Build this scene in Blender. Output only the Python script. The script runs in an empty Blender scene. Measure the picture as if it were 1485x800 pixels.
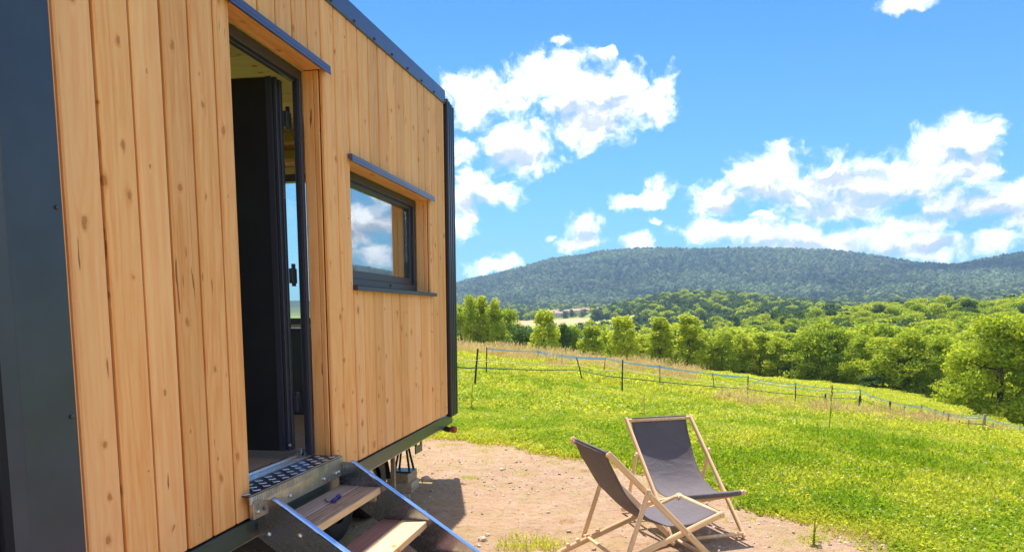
import bpy, bmesh, math, random
import numpy as np
from mathutils import Vector, Matrix, Euler
random.seed(7); RNG = np.random.default_rng(7)
S = bpy.context.scene
C = S.collection
# ------------------------------------------------------------------ camera
F_PX, CX, CY, HC = 1040.0, 742.5, 567.0, 1.40
def _d(u, v):
    a = np.array([u-CX, CY-v, -F_PX]); return a/np.linalg.norm(a)
_Y = _d(955, 455); _Z = -_d(797, 10140); _Z = _Z-_Y*(_Z@_Y); _Z /= np.linalg.norm(_Z)
_X = np.cross(_Y, _Z); RM = np.array([_X, _Y, _Z])
cam = bpy.data.cameras.new('camera'); co = bpy.data.objects.new('camera', cam); C.objects.link(co)
co.matrix_world = Matrix.Translation((0, 0, HC)) @ Matrix([list(r) for r in RM]).to_4x4()
cam.sensor_width = 36; cam.lens = F_PX/1485*36; cam.shift_y = (CY-400)/1485; cam.shift_x = 0
cam.clip_start = .05; cam.clip_end = 20000
S.camera = co
S.render.resolution_x = 1024; S.render.resolution_y = 551
# ------------------------------------------------------------------ exposure
S.view_settings.view_transform = 'Standard'; S.view_settings.look = 'None'
S.view_settings.exposure = 1.70; S.view_settings.gamma = 1
SKY_STR = 0.15; SUN_STR = 2.5
SUN_DIR = Vector((-.135, .417, 1)).normalized()
# ------------------------------------------------------------------ node helper
class NT:
    def __init__(s, tree): s.t = tree; s.nodes = tree.nodes; s.links = tree.links
    def n(s, typ, ins=None, **props):
        nd = s.nodes.new(typ)
        for k, v in props.items(): setattr(nd, k, v)
        for k, v in (ins or {}).items():
            sock = nd.inputs[k]
            if isinstance(v, bpy.types.NodeSocket): s.links.new(v, sock)
            elif isinstance(v, bpy.types.Node): s.links.new(v.outputs[0], sock)
            else: sock.default_value = v
        return nd
    def m(s, op, a, b=0.0, c=0.0, clamp=False):
        nd = s.n('ShaderNodeMath', {0: a, 1: b, 2: c}, operation=op, use_clamp=clamp); return nd.outputs[0]
    def vm(s, op, a, b=(0, 0, 0), c=(0, 0, 0)):
        nd = s.nodes.new('ShaderNodeVectorMath'); nd.operation = op
        for i, v in enumerate((a, b, c)):
            if isinstance(v, bpy.types.NodeSocket): s.links.new(v, nd.inputs[i])
            else: nd.inputs[i].default_value = v
        return nd.outputs['Value'] if op in ('LENGTH', 'DOT_PRODUCT') else nd.outputs[0]
    def noise(s, vec, scale, detail=3, rough=.5, dist=0, dim='3D', out='Fac'):
        nd = s.n('ShaderNodeTexNoise', {'Vector': vec, 'Scale': scale, 'Detail': detail, 'Roughness': rough, 'Distortion': dist}, noise_dimensions=dim)
        return nd.outputs[out]
    def ramp(s, fac, stops, interp='LINEAR'):
        nd = s.n('ShaderNodeValToRGB', {'Fac': fac}); cr = nd.color_ramp; cr.interpolation = interp
        while len(cr.elements) < len(stops): cr.elements.new(.5)
        for e, (p, c) in zip(cr.elements, stops):
            e.position = p; e.color = (c, c, c, 1) if isinstance(c, (int, float)) else (*c, 1)
        return nd.outputs[0]
    def mr(s, v, a, b, c=0., d=1., smooth=False):
        nd = s.n('ShaderNodeMapRange', {0: v, 1: a, 2: b, 3: c, 4: d}); nd.clamp = True
        if smooth: nd.interpolation_type = 'SMOOTHSTEP'
        return nd.outputs[0]
    def mix(s, f, a, b, mode='MIX'):
        nd = s.nodes.new('ShaderNodeMix'); nd.data_type = 'RGBA'; nd.blend_type = mode
        for i, v in ((0, f), (6, a), (7, b)):
            if isinstance(v, bpy.types.NodeSocket): s.links.new(v, nd.inputs[i])
            elif i == 0: nd.inputs[0].default_value = v
            else: nd.inputs[i].default_value = (*v, 1) if len(v) == 3 else v
        return nd.outputs[2]
def material(name):
    m = bpy.data.materials.new(name); m.use_nodes = True; m.node_tree.nodes.clear()
    return m, NT(m.node_tree)
# ------------------------------------------------------------------ world: Nishita sky with broken cumulus
def azel(u, v):
    r = RM @ _d(u, v); return math.atan2(r[0], r[1]), math.asin(r[2])
W = bpy.data.worlds.new('World'); S.world = W; W.use_nodes = True
W.node_tree.nodes.clear(); w = NT(W.node_tree)
sky = w.n('ShaderNodeTexSky', sky_type='NISHITA', sun_disc=False, sun_elevation=math.asin(SUN_DIR.z),
          sun_rotation=math.atan2(SUN_DIR.x, SUN_DIR.y), altitude=300, air_density=1.0, dust_density=.3, ozone_density=2.0)
gen = w.n('ShaderNodeTexCoord').outputs['Generated']
sx = w.n('ShaderNodeSeparateXYZ', {0: gen})
az = w.m('ARCTAN2', sx.outputs[0], sx.outputs[1]); el = w.m('ARCSINE', sx.outputs[2])
P0 = w.n('ShaderNodeCombineXYZ', {0: az, 1: el, 2: 0.0}).outputs[0]
wn = w.noise(P0, 10.0, 6, .6, out='Color')
warp = w.vm('MULTIPLY', w.vm('SUBTRACT', wn, (.5, .5, .5)), (.085, .06, 0))
P = w.vm('ADD', P0, warp)
BL = [(700,132,52,30),(748,122,55,40),(805,115,62,42),(858,130,66,50),(910,142,62,52),(862,178,52,38),(946,152,32,42),(682,150,30,30),
 (757,215,54,38),(722,203,26,20),(678,214,30,20),(692,262,26,22),(672,300,26,30),(728,285,34,20),(660,330,20,22),
 (845,335,28,22),(842,355,38,11),(930,292,48,12),(955,277,28,18),(714,382,42,11),(736,374,22,12),(928,356,22,12),
 (815,57,15,9),(877,70,11,8),(1308,-2,52,15),(1040,288,44,26),(1085,268,44,32),(1118,240,46,32),(1150,268,40,38),
 (1205,272,60,42),(1262,275,70,40),(1322,262,66,36),(1225,302,90,22),(1352,232,54,38),(1388,207,34,30),(1424,212,28,34),(1400,250,50,28),
 (1048,338,66,18),(1125,342,90,22),(1180,352,110,16),(1325,332,62,15),(1346,356,64,20),(1290,350,50,16),
 (1425,302,80,22),(1482,288,70,28),(1452,348,50,16),(1490,325,50,26),(1095,318,26,6),(950,325,12,7),(800,345,8,5)]
acc = None
for (u, v, a, b) in BL:
    ca, ce = azel(u, v); a1, _ = azel(u+a, v); _, e1 = azel(u, v-b)
    ra, re = 1.22*abs(a1-ca), 1.22*abs(e1-ce)
    d = w.vm('LENGTH', w.vm('MULTIPLY_ADD', P, (1/ra, 1/re, 0), (-ca/ra, -ce/re, 0)))
    acc = d if acc is None else w.m('SMOOTH_MIN', acc, d, .25)
field = w.m('SUBTRACT', 1.0, acc)
# clouds over the rest of the sky, cover thickened to send more light onto the cladding
vd = w.vm('MULTIPLY', gen, (1, 1, 2.2))
other = w.m('MULTIPLY_ADD', w.noise(vd, 2.6, 5, .55), 3.4, -1.58)
aout = w.mr(w.m('ABSOLUTE', w.m('SUBTRACT', az, azel(742, 300)[0])), .66, .95, 0, 1)
eout = w.mr(el, .50, .75, 0, 1)
outm = w.m('MAXIMUM', aout, eout)
other = w.m('MULTIPLY_ADD', outm, 2.0, w.m('SUBTRACT', other, 2.0))
field = w.m('MAXIMUM', field, other)
dn = w.noise(P, 26, 7, .62)
dn2 = w.noise(P, 75, 5, .6)
F = w.m('ADD', field, w.m('MULTIPLY_ADD', dn, 2.1, -1.05))
F = w.m('ADD', F, w.m('MULTIPLY_ADD', dn2, .9, -.45))
dens = w.mr(F, -.08, .76, 0, 1, True)
# undersides: where the cloud is thick and below its middle
SB = [(870,165,60,25),(740,230,40,16),(1120,283,60,14),(1060,300,40,8),(1250,300,120,20),(1340,290,60,16),(1400,262,50,12),(1400,235,40,14),(1130,358,110,9),(850,348,22,10),(1440,312,70,10),(1350,360,60,8),(690,300,30,12),(1215,262,40,12)]
sac = None
for (u, v, a, b) in SB:
    ca, ce = azel(u, v); a1, _ = azel(u+a, v); _, e1 = azel(u, v-b)
    ra, re = 1.5*abs(a1-ca), 1.5*abs(e1-ce)
    d = w.vm('LENGTH', w.vm('MULTIPLY_ADD', P, (1/ra, 1/re, 0), (-ca/ra, -ce/re, 0)))
    sac = d if sac is None else w.m('SMOOTH_MIN', sac, d, .3)
Pup = w.vm('ADD', P, (-.004, .012, 0))
relief = w.m('SUBTRACT', w.noise(Pup, 26, 5, .6), w.noise(P, 26, 5, .6))
sh = w.m('ADD', w.m('MULTIPLY', w.mr(sac, 0, 1.45, 1, 0, True), 1.15), w.m('MULTIPLY', relief, 3.4))
sh = w.m('MULTIPLY_ADD', outm, w.m('MULTIPLY_ADD', w.noise(vd, 3.1, 3, .5), 1.6, -.65), sh)
sh = w.mr(sh, 0, 1, 0, 1)
ccol = w.mix(sh, (4.2, 4.17, 4.12), (1.6, 1.74, 2.05))
skyc = w.n('ShaderNodeHueSaturation', {'Hue': .508, 'Saturation': 1.2, 'Value': .72, 'Color': sky.outputs[0]}).outputs[0]
hz = w.mr(el, .0, .42, 1, 0)
skyc = w.vm('MULTIPLY', skyc, (.17, .41, .50))
skyc = w.mix(w.m('MULTIPLY', hz, .6), skyc, (.50, 1.28, 1.85))
final = w.mix(w.m('MULTIPLY', dens, w.mr(el, -.02, .01, 0, 1)), skyc, ccol)
bg = w.n('ShaderNodeBackground', {'Color': final, 'Strength': SKY_STR})
w.n('ShaderNodeOutputWorld', {'Surface': bg.outputs[0]})
W.cycles.sampling_method = 'MANUAL'; W.cycles.sample_map_resolution = 1024
# ------------------------------------------------------------------ sun
sl = bpy.data.lights.new('sun', 'SUN'); sl.energy = SUN_STR; sl.angle = math.radians(.5); sl.color = (1, .95, .86)
so = bpy.data.objects.new('sun', sl); C.objects.link(so)
so.rotation_euler = SUN_DIR.to_track_quat('Z', 'Y').to_euler(); so.location = (-3, 9, 22)
S.cycles.max_bounces = 8; S.cycles.transparent_max_bounces = 16; S.cycles.caustics_reflective = False; S.cycles.caustics_refractive = False
S.cycles.sample_clamp_indirect = 6
# ------------------------------------------------------------------ object helpers
def tag(o, label=None, cat=None, group=None, kind=None):
    if label: o['label'] = label
    if cat: o['category'] = cat
    if group: o['group'] = group
    if kind: o['kind'] = kind
    return o
def empty(name, loc=(0, 0, 0), rz=0, **k):
    o = bpy.data.objects.new(name, None); C.objects.link(o); o.location = loc; o.rotation_euler = (0, 0, rz)
    o.empty_display_size = .1
    return tag(o, **k)
class MB:
    """collects shapes in a bmesh, then links them as one mesh object"""
    def __init__(s): s.bm = bmesh.new(); s.mi = 0
    def hexa(s, pts, bevel=0):
        vs = [s.bm.verts.new(p) for p in pts]
        fs = [s.bm.faces.new([vs[i] for i in q]) for q in ((0,3,2,1),(4,5,6,7),(0,1,5,4),(1,2,6,5),(2,3,7,6),(3,0,4,7))]
        for f in fs: f.material_index = s.mi
        if bevel:
            es = list({e for f in fs for e in f.edges})
            bmesh.ops.bevel(s.bm, geom=es, offset=bevel, segments=1, affect='EDGES', profile=.5)
        return s
    def box(s, x0, x1, y0, y1, z0, z1, bevel=0):
        return s.hexa([(x0,y0,z0),(x1,y0,z0),(x1,y1,z0),(x0,y1,z0),(x0,y0,z1),(x1,y0,z1),(x1,y1,z1),(x0,y1,z1)], bevel)
    def bar(s, p0, p1, w_, h_, side=(0, 0, 1), bevel=0):
        """beam from p0 to p1; h_ measured along `side`, w_ across"""
        p0, p1 = Vector(p0), Vector(p1); d = (p1-p0).normalized()
        n = Vector(side); n = (n-d*n.dot(d)).normalized(); b = d.cross(n)
        q = []
        for p in (p0, p1):
            for sa, sb in ((-1,-1),(1,-1),(1,1),(-1,1)): q.append(p+b*sa*w_/2+n*sb*h_/2)
        return s.hexa(q, bevel)
    def tube(s, pts, rad, seg=8, cap=True):
        pts = [Vector(p) for p in pts]; rs = rad if isinstance(rad, (list, tuple)) else [rad]*len(pts)
        rings = []; prev = None
        for i, p in enumerate(pts):
            d = (pts[min(i+1, len(pts)-1)]-pts[max(i-1, 0)]).normalized()
            n = prev or (Vector((0, 0, 1)) if abs(d.z) < .9 else Vector((1, 0, 0)))
            n = (n-d*n.dot(d)).normalized(); prev = n; b = d.cross(n)
            rings.append([s.bm.verts.new(p+(n*math.cos(2*math.pi*k/seg)+b*math.sin(2*math.pi*k/seg))*rs[i]) for k in range(seg)])
        for a, c in zip(rings, rings[1:]):
            for k in range(seg):
                f = s.bm.faces.new((a[k], a[(k+1) % seg], c[(k+1) % seg], c[k])); f.smooth = True; f.material_index = s.mi
        if cap and seg > 2:
            for rg, rev in ((rings[0], True), (rings[-1], False)):
                f = s.bm.faces.new(rg[::-1] if rev else rg); f.material_index = s.mi
        return s
    def face(s, pts):
        f = s.bm.faces.new([s.bm.verts.new(p) for p in pts]); f.material_index = s.mi; return s
    def sheet(s, rows, smooth=True, closed=False):
        vs = [[s.bm.verts.new(p) for p in r] for r in rows]
        for a, b in zip(vs, vs[1:]):
            n = len(a)
            for k in range(n if closed else n-1):
                f = s.bm.faces.new((a[k], a[(k+1) % n], b[(k+1) % n], b[k])); f.smooth = smooth; f.material_index = s.mi
        return s
    def build(s, name, mats, parent=None, rec=True):
        if rec: bmesh.ops.recalc_face_normals(s.bm, faces=s.bm.faces)
        me = bpy.data.meshes.new(name); s.bm.to_mesh(me); s.bm.free()
        for m_ in (mats if isinstance(mats, (list, tuple)) else [mats]): me.materials.append(m_)
        o = bpy.data.objects.new(name, me); C.objects.link(o)
        if parent: o.parent = parent
        return o
def np_mesh(name, V, Fc, mats, smooth=False, nper=4):
    me = bpy.data.meshes.new(name); V = np.asarray(V, 'f'); Fc = np.asarray(Fc, 'i')
    me.vertices.add(len(V)); me.vertices.foreach_set('co', V.ravel())
    me.loops.add(Fc.size); me.loops.foreach_set('vertex_index', Fc.ravel())
    me.polygons.add(len(Fc)); me.polygons.foreach_set('loop_start', np.arange(len(Fc), dtype='i')*nper)
    if smooth: me.polygons.foreach_set('use_smooth', np.ones(len(Fc), bool))
    me.update(calc_edges=True)
    for m_ in (mats if isinstance(mats, (list, tuple)) else [mats]): me.materials.append(m_)
    return me
def copy_tree(o, parent=None):
    c = o.copy(); C.objects.link(c)
    if parent: c.parent = parent
    for ch in o.children: copy_tree(ch, c)
    return c
def dup_mesh_thing(o, loc, rot=(0, 0, 0), sc=(1, 1, 1)):
    c = o.copy(); C.objects.link(c); c.location = loc; c.rotation_euler = rot; c.scale = sc; return c
# ------------------------------------------------------------------ materials
def principled(name, col, rough=.6, metal=0, spec=.5, bump=None, var=0, vscale=6, **kw):
    m, t = material(name)
    tc = t.n('ShaderNodeTexCoord').outputs['Object']
    c = col
    if var:
        f = t.noise(tc, vscale, 5, .6)
        c = t.mix(t.mr(f, .3, .7), [x*(1-var) for x in col], [min(1, x*(1+var)) for x in col])
    ins = {'Roughness': rough, 'Metallic': metal, 'Specular IOR Level': spec}
    ins['Base Color'] = c if isinstance(c, bpy.types.NodeSocket) else (*c, 1)
    ins.update(kw)
    if bump:
        b = t.n('ShaderNodeBump', {'Strength': bump[1], 'Distance': bump[2], 'Height': t.noise(tc, bump[0], 4, .6)})
        ins['Normal'] = b.outputs[0]
    p = t.n('ShaderNodeBsdfPrincipled', ins)
    t.n('ShaderNodeOutputMaterial', {'Surface': p.outputs[0]})
    return m
def wood(name, light, dark, axis='z', rough=.55, knots=True, ringscale=1.0, knot_sc=3.2, grooves=0):
    """board timber: grain runs along `axis`; every object gets its own cut"""
    m, t = material(name)
    tc = t.n('ShaderNodeTexCoord').outputs['Object']
    rnd = t.n('ShaderNodeObjectInfo').outputs['Random']
    off = t.n('ShaderNodeCombineXYZ', {0: t.m('MULTIPLY', rnd, 37.0), 1: t.m('MULTIPLY', rnd, 91.0), 2: t.m('MULTIPLY', rnd, 53.0)}).outputs[0]
    p = t.vm('ADD', tc, off)
    sc = {'z': (1, 1, .06), 'x': (.06, 1, 1), 'y': (1, .06, 1)}[axis]
    kc = {'z': (1, 1, .38), 'x': (.38, 1, 1), 'y': (1, .38, 1)}[axis]
    # knots: sparse cells
    sp = t.n('ShaderNodeSeparateXYZ', {0: t.vm('ADD', p, t.vm('MULTIPLY', t.noise(p, 26, 3, .6, out='Color'), (.022, .022, .03)))})
    ia = {'x': 0, 'y': 1, 'z': 2}[axis]; oth = [i for i in (0, 1, 2) if i != ia]
    kp = t.n('ShaderNodeCombineXYZ', {0: t.m('ADD', sp.outputs[oth[0]], sp.outputs[oth[1]]), 1: t.m('MULTIPLY', sp.outputs[ia], .66), 2: 0.0}).outputs[0]
    vo = t.n('ShaderNodeTexVoronoi', {'Vector': kp, 'Scale': 9.0, 'Randomness': 1.0}, feature='F1', voronoi_dimensions='2D')
    kd = vo.outputs['Distance']; kr = t.n('ShaderNodeSeparateColor', {0: vo.outputs['Color']})
    on = t.m('GREATER_THAN', kr.outputs[0], .70)
    ksz = t.mr(t.m('POWER', kr.outputs[1], 1.5), 0, 1, .02, .11)
    kk = t.m('DIVIDE', kd, ksz)
    near = t.m('MULTIPLY', t.m('POWER', 2.718, t.m('MULTIPLY', kk, -.55)), on)
    # growth rings bent round the knots
    gp = t.vm('MULTIPLY', p, sc)
    big = t.noise(gp, 7*ringscale, 2, .5)
    ph = t.m('ADD', t.m('MULTIPLY', big, 22.0), t.m('MULTIPLY', near, 2.6))
    ring = t.m('MULTIPLY_ADD', t.m('SINE', t.m('MULTIPLY', ph, 3.0)), .5, .5)
    ring = t.m('POWER', ring, 2.2)
    fine = t.noise(t.vm('MULTIPLY', p, sc), 130, 4, .65)
    fine2 = t.noise(gp, 34, 3, .6)
    streak = t.m('ADD', t.m('MULTIPLY', ring, .42), t.m('ADD', t.m('MULTIPLY', t.mr(fine, .42, .62), .34), t.m('MULTIPLY', t.mr(fine2, .4, .65), .30)))
    col = t.mix(t.m('MULTIPLY', streak, 1.0, clamp=True), light, dark)
    col = t.mix(t.mr(t.m('FRACT', t.m('MULTIPLY', rnd, 7.31)), .45, 1.0, 0, .5), col, (min(1, light[0]), light[1]*1.06, light[2]*1.35))
    tone = t.m('MULTIPLY_ADD', rnd, .22, .93)
    tone = t.m('MULTIPLY', tone, t.m('MULTIPLY_ADD', t.noise(gp, 3, 2, .5), .3, .85))
    col = t.vm('MULTIPLY', col, t.n('ShaderNodeCombineXYZ', {0: tone, 1: t.m('POWER', tone, 1.15), 2: t.m('POWER', tone, 1.4)}).outputs[0])
    if grooves:
        gx = t.n('ShaderNodeSeparateXYZ', {0: tc}).outputs[0]
        gs = t.m('POWER', t.m('MULTIPLY_ADD', t.m('SINE', t.m('MULTIPLY', gx, grooves)), .5, .5), 9.0)
        col = t.mix(t.m('MULTIPLY', gs, .55), col, (dark[0]*.45, dark[1]*.4, dark[2]*.4))
    bumph = t.m('ADD', t.m('MULTIPLY', fine, .5), t.m('MULTIPLY', ring, .2))
    if knots:
        core = t.m('MULTIPLY', t.mr(kk, .45, .85, 1, 0, True), on)
        rim = t.m('MULTIPLY', t.m('MULTIPLY', t.mr(kk, .6, .8, 0, 1), t.mr(kk, .85, 1.25, 1, 0)), on)
        col = t.mix(t.m('MULTIPLY', core, .85), col, (.40, .12, .025))
        col = t.mix(t.m('MULTIPLY', rim, .85), col, (.22, .075, .025))
        col = t.mix(t.m('MULTIPLY', t.m('MULTIPLY', t.mr(kk, .8, 2.6, 1, 0, True), on), .6), col, (.74, .27, .06))
        # a few drying cracks / resin pits
        cr = t.noise(t.vm('MULTIPLY', p, tuple(x if x == 1 else x*1.6 for x in sc)), 46, 2, .4)
        crm = t.m('MULTIPLY', t.mr(cr, .71, .74), t.mr(t.noise(p, 2.4, 1, .5), .52, .6))
        col = t.mix(t.m('MULTIPLY', crm, .85), col, (dark[0]*.3, dark[1]*.2, dark[2]*.12))
        bumph = t.m('SUBTRACT', bumph, t.m('ADD', t.m('MULTIPLY', rim, .85), crm))
    b = t.n('ShaderNodeBump', {'Strength': .35, 'Distance': .004, 'Height': bumph})
    pr = t.n('ShaderNodeBsdfPrincipled', {'Base Color': col, 'Roughness': rough, 'Specular IOR Level': .35, 'Normal': b.outputs[0]})
    t.n('ShaderNodeOutputMaterial', {'Surface': pr.outputs[0]})
    return m
def galvanised(name, col, rough, dirt=.3):
    m, t = material(name); tc = t.n('ShaderNodeTexCoord').outputs['Object']
    n1 = t.noise(tc, 14, 5, .6); n2 = t.noise(tc, 70, 3, .6)
    vo = t.n('ShaderNodeTexVoronoi', {'Vector': tc, 'Scale': 45.0}).outputs['Color']
    c = t.mix(t.mr(n1, .35, .7), col, [x*(1-dirt) for x in col])
    c = t.mix(.03, c, vo)
    r = t.m('ADD', t.mr(n1, .3, .7, rough*.75, rough*1.3), t.mr(n2, .4, .7, 0, .08))
    b = t.n('ShaderNodeBump', {'Strength': .05, 'Distance': .002, 'Height': n1})
    pr = t.n('ShaderNodeBsdfPrincipled', {'Base Color': c, 'Metallic': 1.0, 'Roughness': r, 'Normal': b.outputs[0]})
    t.n('ShaderNodeOutputMaterial', {'Surface': pr.outputs[0]})
    return m
def leaf_mat(name, c1, c2, trans=.45, tcol=None, rough=.6, ns=.35):
    m, t = material(name); tc = t.n('ShaderNodeTexCoord').outputs['Object']
    rnd = t.n('ShaderNodeObjectInfo').outputs['Random']
    isl = t.n('ShaderNodeNewGeometry').outputs['Random Per Island']
    f = t.m('ADD', t.m('MULTIPLY', isl, .55), t.m('MULTIPLY', rnd, .45))
    f = t.m('MULTIPLY_ADD', t.mr(t.noise(t.n('ShaderNodeNewGeometry').outputs['Position'], ns, 4, .6), .35, .65), .5, t.m('MULTIPLY', f, .6))
    c = t.mix(f, c1, c2)
    tc_ = t.mix(f, tcol[0], tcol[1]) if tcol else c
    d = t.n('ShaderNodeBsdfPrincipled', {'Base Color': c, 'Roughness': rough, 'Specular IOR Level': .12})
    tr = t.n('ShaderNodeBsdfTranslucent', {'Color': tc_})
    mx = t.n('ShaderNodeMixShader', {0: trans, 1: d.outputs[0], 2: tr.outputs[0]})
    t.n('ShaderNodeOutputMaterial', {'Surface': mx.outputs[0]})
    return m
M = {}
M['clad'] = wood('larch cladding', (.99, .52, .205), (.86, .33, .09), 'z')
M['clad_h'] = wood('larch boards lengthwise', (.95, .50, .20), (.76, .33, .10), 'y')
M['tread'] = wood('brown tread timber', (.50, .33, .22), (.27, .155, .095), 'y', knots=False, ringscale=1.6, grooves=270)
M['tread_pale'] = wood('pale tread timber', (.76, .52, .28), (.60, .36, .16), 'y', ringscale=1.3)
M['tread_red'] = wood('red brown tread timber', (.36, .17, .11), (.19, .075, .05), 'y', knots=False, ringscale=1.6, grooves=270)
M['beech'] = wood('beech rails', (.88, .60, .34), (.70, .42, .20), 'z', knots=False, rough=.45)
M['ceilwood'] = wood('pine ceiling boards', (.93, .80, .36), (.78, .62, .24), 'x')
M['floor'] = wood('laminate floor', (.42, .28, .18), (.28, .17, .10), 'y', knots=False)
M['anthracite'] = principled('anthracite sheet metal', (.036, .046, .078), .36, .0, .6, (5, .10, .004), .20, 5)
M['trim'] = principled('satin roof trim', (.085, .092, .20), .30, .2, .6, (60, .04, .001), .08, 5)
M['frame'] = principled('dark window profile', (.045, .047, .075), .38, 0, .5)
M['black'] = principled('black corrugated steel', (.012, .012, .020), .6, 0, .25, (260, .3, .0008))
M['leaf_door'] = principled('black door skin', (.018, .018, .024), .55, 0, .4, (8, .1, .004), .3, 3)
M['rib'] = principled('dark ribbed sheet', (.022, .024, .05), .28, .1, .6)
M['chassis'] = principled('chassis enamel', (.06, .085, .07), .30, .1, .6, (30, .05, .002), .1, 8)
M['galv'] = galvanised('galvanised sheet', (.33, .36, .42), .22, .2)
M['galv_light'] = galvanised('bright galvanised steel', (.72, .73, .74), .30, .35)
M['alu'] = galvanised('bright aluminium', (.80, .81, .82), .28, .1)
M['blue_edge'] = principled('sky-tinted steel edge', (.30, .50, .88), .25, .7)  # blue of the reflected sky put into the base colour
M['rubber'] = principled('rubber', (.018, .018, .02), .55, 0, .4, (40, .2, .003), .2, 10)
M['screw'] = principled('screw head', (.10, .10, .12), .35, .8)
M['bolt'] = principled('zinc bolt', (.75, .75, .73), .3, 1.0)
M['red'] = principled('red lamp lens', (.35, .05, .02), .25, 0, .6)
M['blue_plastic'] = principled('dark blue plastic', (.03, .03, .22), .3, 0, .5)
M['dark_inside'] = principled('dark cabinet', (.03, .03, .04), .5)
M['white_int'] = principled('pale sash', (.6, .62, .63), .5)
# chequer plate
m, t = material('chequer plate')
M['chequer'] = principled('chequer plate base', (.09, .10, .17), .38, .8, .5, (200, .3, .001))
# glass
m, t = material('window glass')
gl = t.n('ShaderNodeBsdfGlossy', {'Color': (.95, .97, 1, 1), 'Roughness': .0}); tr = t.n('ShaderNodeBsdfTransparent', {'Color': (.86, .91, .90, 1)})
gg = t.n('ShaderNodeNewGeometry'); cosv = t.m('ABSOLUTE', t.vm('DOT_PRODUCT', gg.outputs['Incoming'], gg.outputs['Normal']))
frv = t.m('MULTIPLY_ADD', t.m('POWER', t.m('SUBTRACT', 1.0, cosv), 4.0), .64, .36)
mx = t.n('ShaderNodeMixShader', {0: frv, 1: tr.outputs[0], 2: gl.outputs[0]}); t.n('ShaderNodeOutputMaterial', {'Surface': mx.outputs[0]}); M['glass'] = m
m, t = material('clear glass')
gl = t.n('ShaderNodeBsdfGlossy', {'Color': (.95, .97, 1, 1), 'Roughness': .0}); tr = t.n('ShaderNodeBsdfTransparent', {'Color': (.95, .97, .96, 1)})
gg = t.n('ShaderNodeNewGeometry'); cosv = t.m('ABSOLUTE', t.vm('DOT_PRODUCT', gg.outputs['Incoming'], gg.outputs['Normal']))
mx = t.n('ShaderNodeMixShader', {0: t.m('MULTIPLY_ADD', t.m('POWER', t.m('SUBTRACT', 1.0, cosv), 5.0), .9, .05), 1: tr.outputs[0], 2: gl.outputs[0]}); t.n('ShaderNodeOutputMaterial', {'Surface': mx.outputs[0]}); M['clear'] = m
# canvas
m, t = material('grey canvas'); tc = t.n('ShaderNodeTexCoord').outputs['Object']
c = t.mix(t.mr(t.noise(tc, 300, 2, .6), .3, .7), (.135, .115, .125), (.22, .19, .20))
c = t.mix(t.mr(t.noise(tc, 5, 3, .6), .35, .7, 0, .35), c, (.11, .095, .11))
b = t.n('ShaderNodeBump', {'Strength': .6, 'Distance': .014, 'Height': t.noise(t.vm('MULTIPLY', tc, (1, 1, 2.5)), 7, 4, .6, .6)})
d = t.n('ShaderNodeBsdfPrincipled', {'Base Color': c, 'Roughness': .8, 'Specular IOR Level': .2, 'Sheen Weight': .15, 'Normal': b.outputs[0]})
tl = t.n('ShaderNodeBsdfTranslucent', {'Color': (.30, .19, .15, 1)}); mx = t.n('ShaderNodeMixShader', {0: .16, 1: d.outputs[0], 2: tl.outputs[0]})
t.n('ShaderNodeOutputMaterial', {'Surface': mx.outputs[0]}); M['canvas'] = m
M['grass'] = leaf_mat('clover and grass', (.25, .36, .022), (.50, .49, .06), .5, ((.54, .64, .03), (.86, .79, .08)))
M['grass_deep'] = leaf_mat('deep green clover', (.15, .28, .012), (.30, .40, .02), .45, ((.28, .46, .015), (.50, .60, .03)))
M['drygrass'] = leaf_mat('dry grass', (.62, .42, .19), (.80, .60, .26), .4)
M['flower'] = principled('clover flower', (.80, .78, .48), .8, 0, .1)
M['leaf'] = leaf_mat('broadleaf foliage', (.075, .15, .02), (.43, .48, .035), .42, ((.34, .52, .02), (.82, .86, .05)))
M['leaf_light'] = leaf_mat('light foliage', (.27, .35, .03), (.58, .60, .05), .45, ((.42, .55, .03), (.8, .82, .07)))
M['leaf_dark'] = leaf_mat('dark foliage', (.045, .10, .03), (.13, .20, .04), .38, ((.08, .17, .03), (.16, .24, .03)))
M['leaf_far'] = leaf_mat('far woodland foliage', (.03, .075, .022), (.13, .19, .04), .2, ns=.006)
m, t = material('mountain forest'); gp_ = t.n('ShaderNodeNewGeometry').outputs['Position']; rn = t.n('ShaderNodeObjectInfo').outputs['Random']
fh = t.m('ADD', t.m('MULTIPLY', t.mr(t.noise(gp_, .0032, 4, .6), .40, .60), .45), t.m('MULTIPLY', t.m('POWER', rn, 1.6), .65))
pr = t.n('ShaderNodeBsdfPrincipled', {'Base Color': t.mix(fh, (.014, .04, .024), (.21, .26, .10)), 'Roughness': .9, 'Specular IOR Level': .1}); t.n('ShaderNodeOutputMaterial', {'Surface': pr.outputs[0]}); M['leaf_hill'] = m
M['bark'] = principled('bark', (.13, .10, .075), .85, 0, .2, (12, .5, .03), .35, 5)
M['tape_blue'] = principled('blue fence tape', (.30, .58, .85), .5)
M['wire_dark'] = principled('dark green fence cord', (.03, .10, .07), .5)
M['wire_yellow'] = principled('yellow fence cord', (.70, .62, .22), .5)
M['stake'] = principled('dark fence stake', (.045, .045, .05), .6, 0, .3)
M['stake_wood'] = principled('weathered stake', (.33, .27, .20), .85, 0, .2, (30, .4, .005), .3, 12)
M['stone'] = principled('pale pebble', (.60, .47, .36), .85, 0, .3, (30, .4, .004), .25, 8)
M['blockwood'] = wood('timber blocks', (.60, .45, .29), (.36, .24, .14), 'y', knots=False)
M['housewall'] = principled('limewash wall', (.70, .56, .46), .9, 0, .2, None, .1, .2)
M['houseroof'] = principled('clay tile roof', (.55, .36, .29), .9, 0, .2, None, .15, .3)
M['pane'] = principled('dark pane', (.03, .035, .04), .15)
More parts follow.
